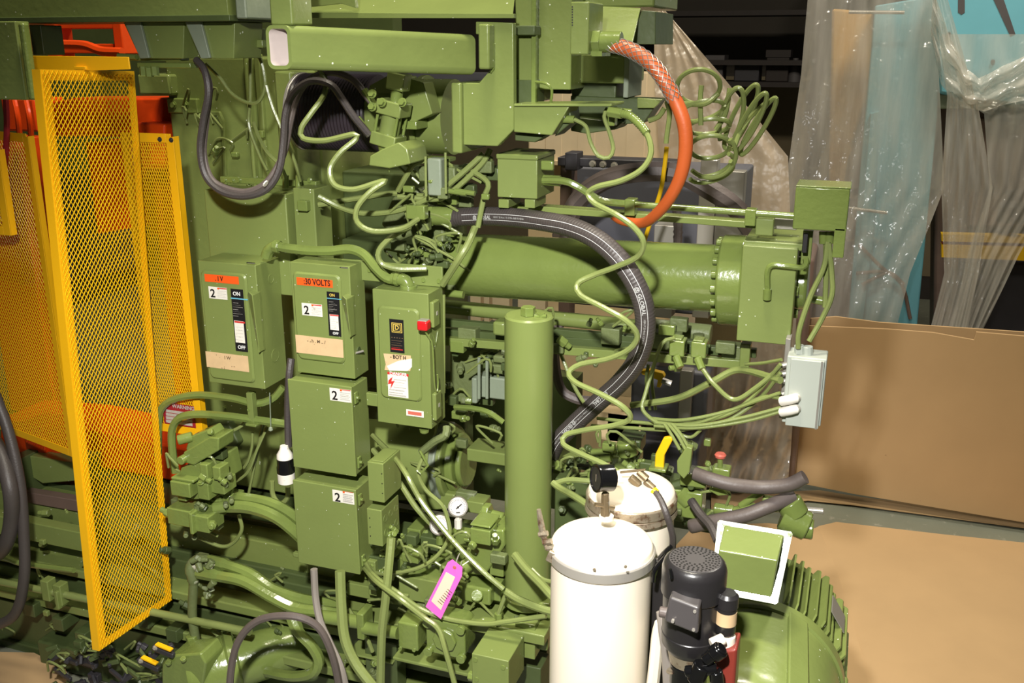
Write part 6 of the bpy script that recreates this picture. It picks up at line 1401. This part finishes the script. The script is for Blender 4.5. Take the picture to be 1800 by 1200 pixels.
for x, x2 in ((1195, 1168), (1205, 1175), (1212, 1182)): hose('thin_line', None, [(x, 790, .02), (x-14, 765, .03), (x2, 745, .05)], 3, 'green_hose', parent=t)
hose('hook_line', 'thin green line curling under the cable bundle', [(1180, 748, .1), (1195, 762, .1), (1215, 768, .1), (1232, 755, .1)], 3, 'green_hose', cat='pipe')
hose('tall_hose', 'black hose bowing behind the tall cylinder and the big hose', [(985, 560, .5), (975, 620, .5), (985, 680, .5), (1010, 700, .5), (1040, 705, .5)], 9, 'grey_rubber')
hose('thin_line', 'thin green line dropping behind the black hose', [(962, 560, .4), (985, 620, .4), (1010, 680, .35), (1035, 720, .3)], 3.5, 'green_hose')
hose('air_line', 'green line arching left of the tall cylinder near the blocks', [(800, 715, .25), (835, 718, .22), (860, 725, .2), (885, 742, .2)], 5, 'green_wet')
for (a, b, r_, lab) in (((985, 640), (1010, 630), .0, ''),): pass

# ================================================================== painted fittings, studs and short lines between the big parts
def clutter(t, x0, y0, x1, y1, Y0, Y1, n, seed, mats=('green_wet', 'green_rough', 'green_dark')):
    q = random.Random(seed)
    for k in range(n):
        x, y, Y = q.uniform(x0, x1), q.uniform(y0, y1), q.uniform(Y0, Y1); p = at(x, y, Y); r_ = q.uniform(.007, .019); m = q.choice(mats); kind = q.random()
        dd = V((q.uniform(-1, 1), q.uniform(-.8, .1), q.uniform(-.3, 1))).normalized()
        if kind < .45: G().cyl(p, p+dd*r_*1.6, r_, n=6).cyl(p+dd*r_*1.6, p+dd*r_*2.8, r_*.62, n=10).build('fitting', m, t, .002)
        elif kind < .75: w_ = r_*q.uniform(1, 2.2); G().box(p-V((w_, r_, r_)), p+V((w_, r_, r_*q.uniform(1, 1.8)))).build('block', m, t, .004)
        else: G().tube([p, p+V((q.uniform(-.03, .03), -.01, .035)), p+V((q.uniform(-.09, .09), -.01, .05)), p+V((q.uniform(-.12, .12), .01, -.02))], .005, 7).build('short_line', 'green_hose', t)
O_ = bpy.data.objects
clutter(O_['gland_housing'], 690, 340, 795, 480, .08, .28, 34, 1)
clutter(O_['solenoid_valve'], 715, 285, 860, 350, .08, .2, 20, 2)
clutter(O_['valve_stack'], 300, 780, 410, 940, -.1, .02, 30, 3)
clutter(O_['manifold'], 655, 930, 880, 1075, -.12, .08, 46, 4)
clutter(O_['manifold_rail'], 600, 1050, 950, 1195, -.06, .06, 26, 5)
clutter(O_['ladder_rail'], 790, 560, 1300, 650, .24, .34, 24, 6)
clutter(O_['pump_manifold'], 980, 770, 1250, 940, .08, .24, 50, 7)
clutter(O_['side_casting'], 790, 615, 885, 740, .3, .42, 18, 8)
clutter(O_['machine_bed'], 20, 870, 620, 1130, .02, .2, 34, 9, ('green_dark', 'green_paint', 'green_rough'))
clutter(O_['linkage'], 90, 1130, 300, 1198, -.16, -.05, 24, 10, ('green_dark', 'dark_machine'))
clutter(O_['lower_ram'], 650, 745, 880, 880, .24, .34, 14, 11)
clutter(O_['machine_column'], 300, 140, 520, 330, .54, .6, 14, 12, ('green_paint', 'green_wet'))
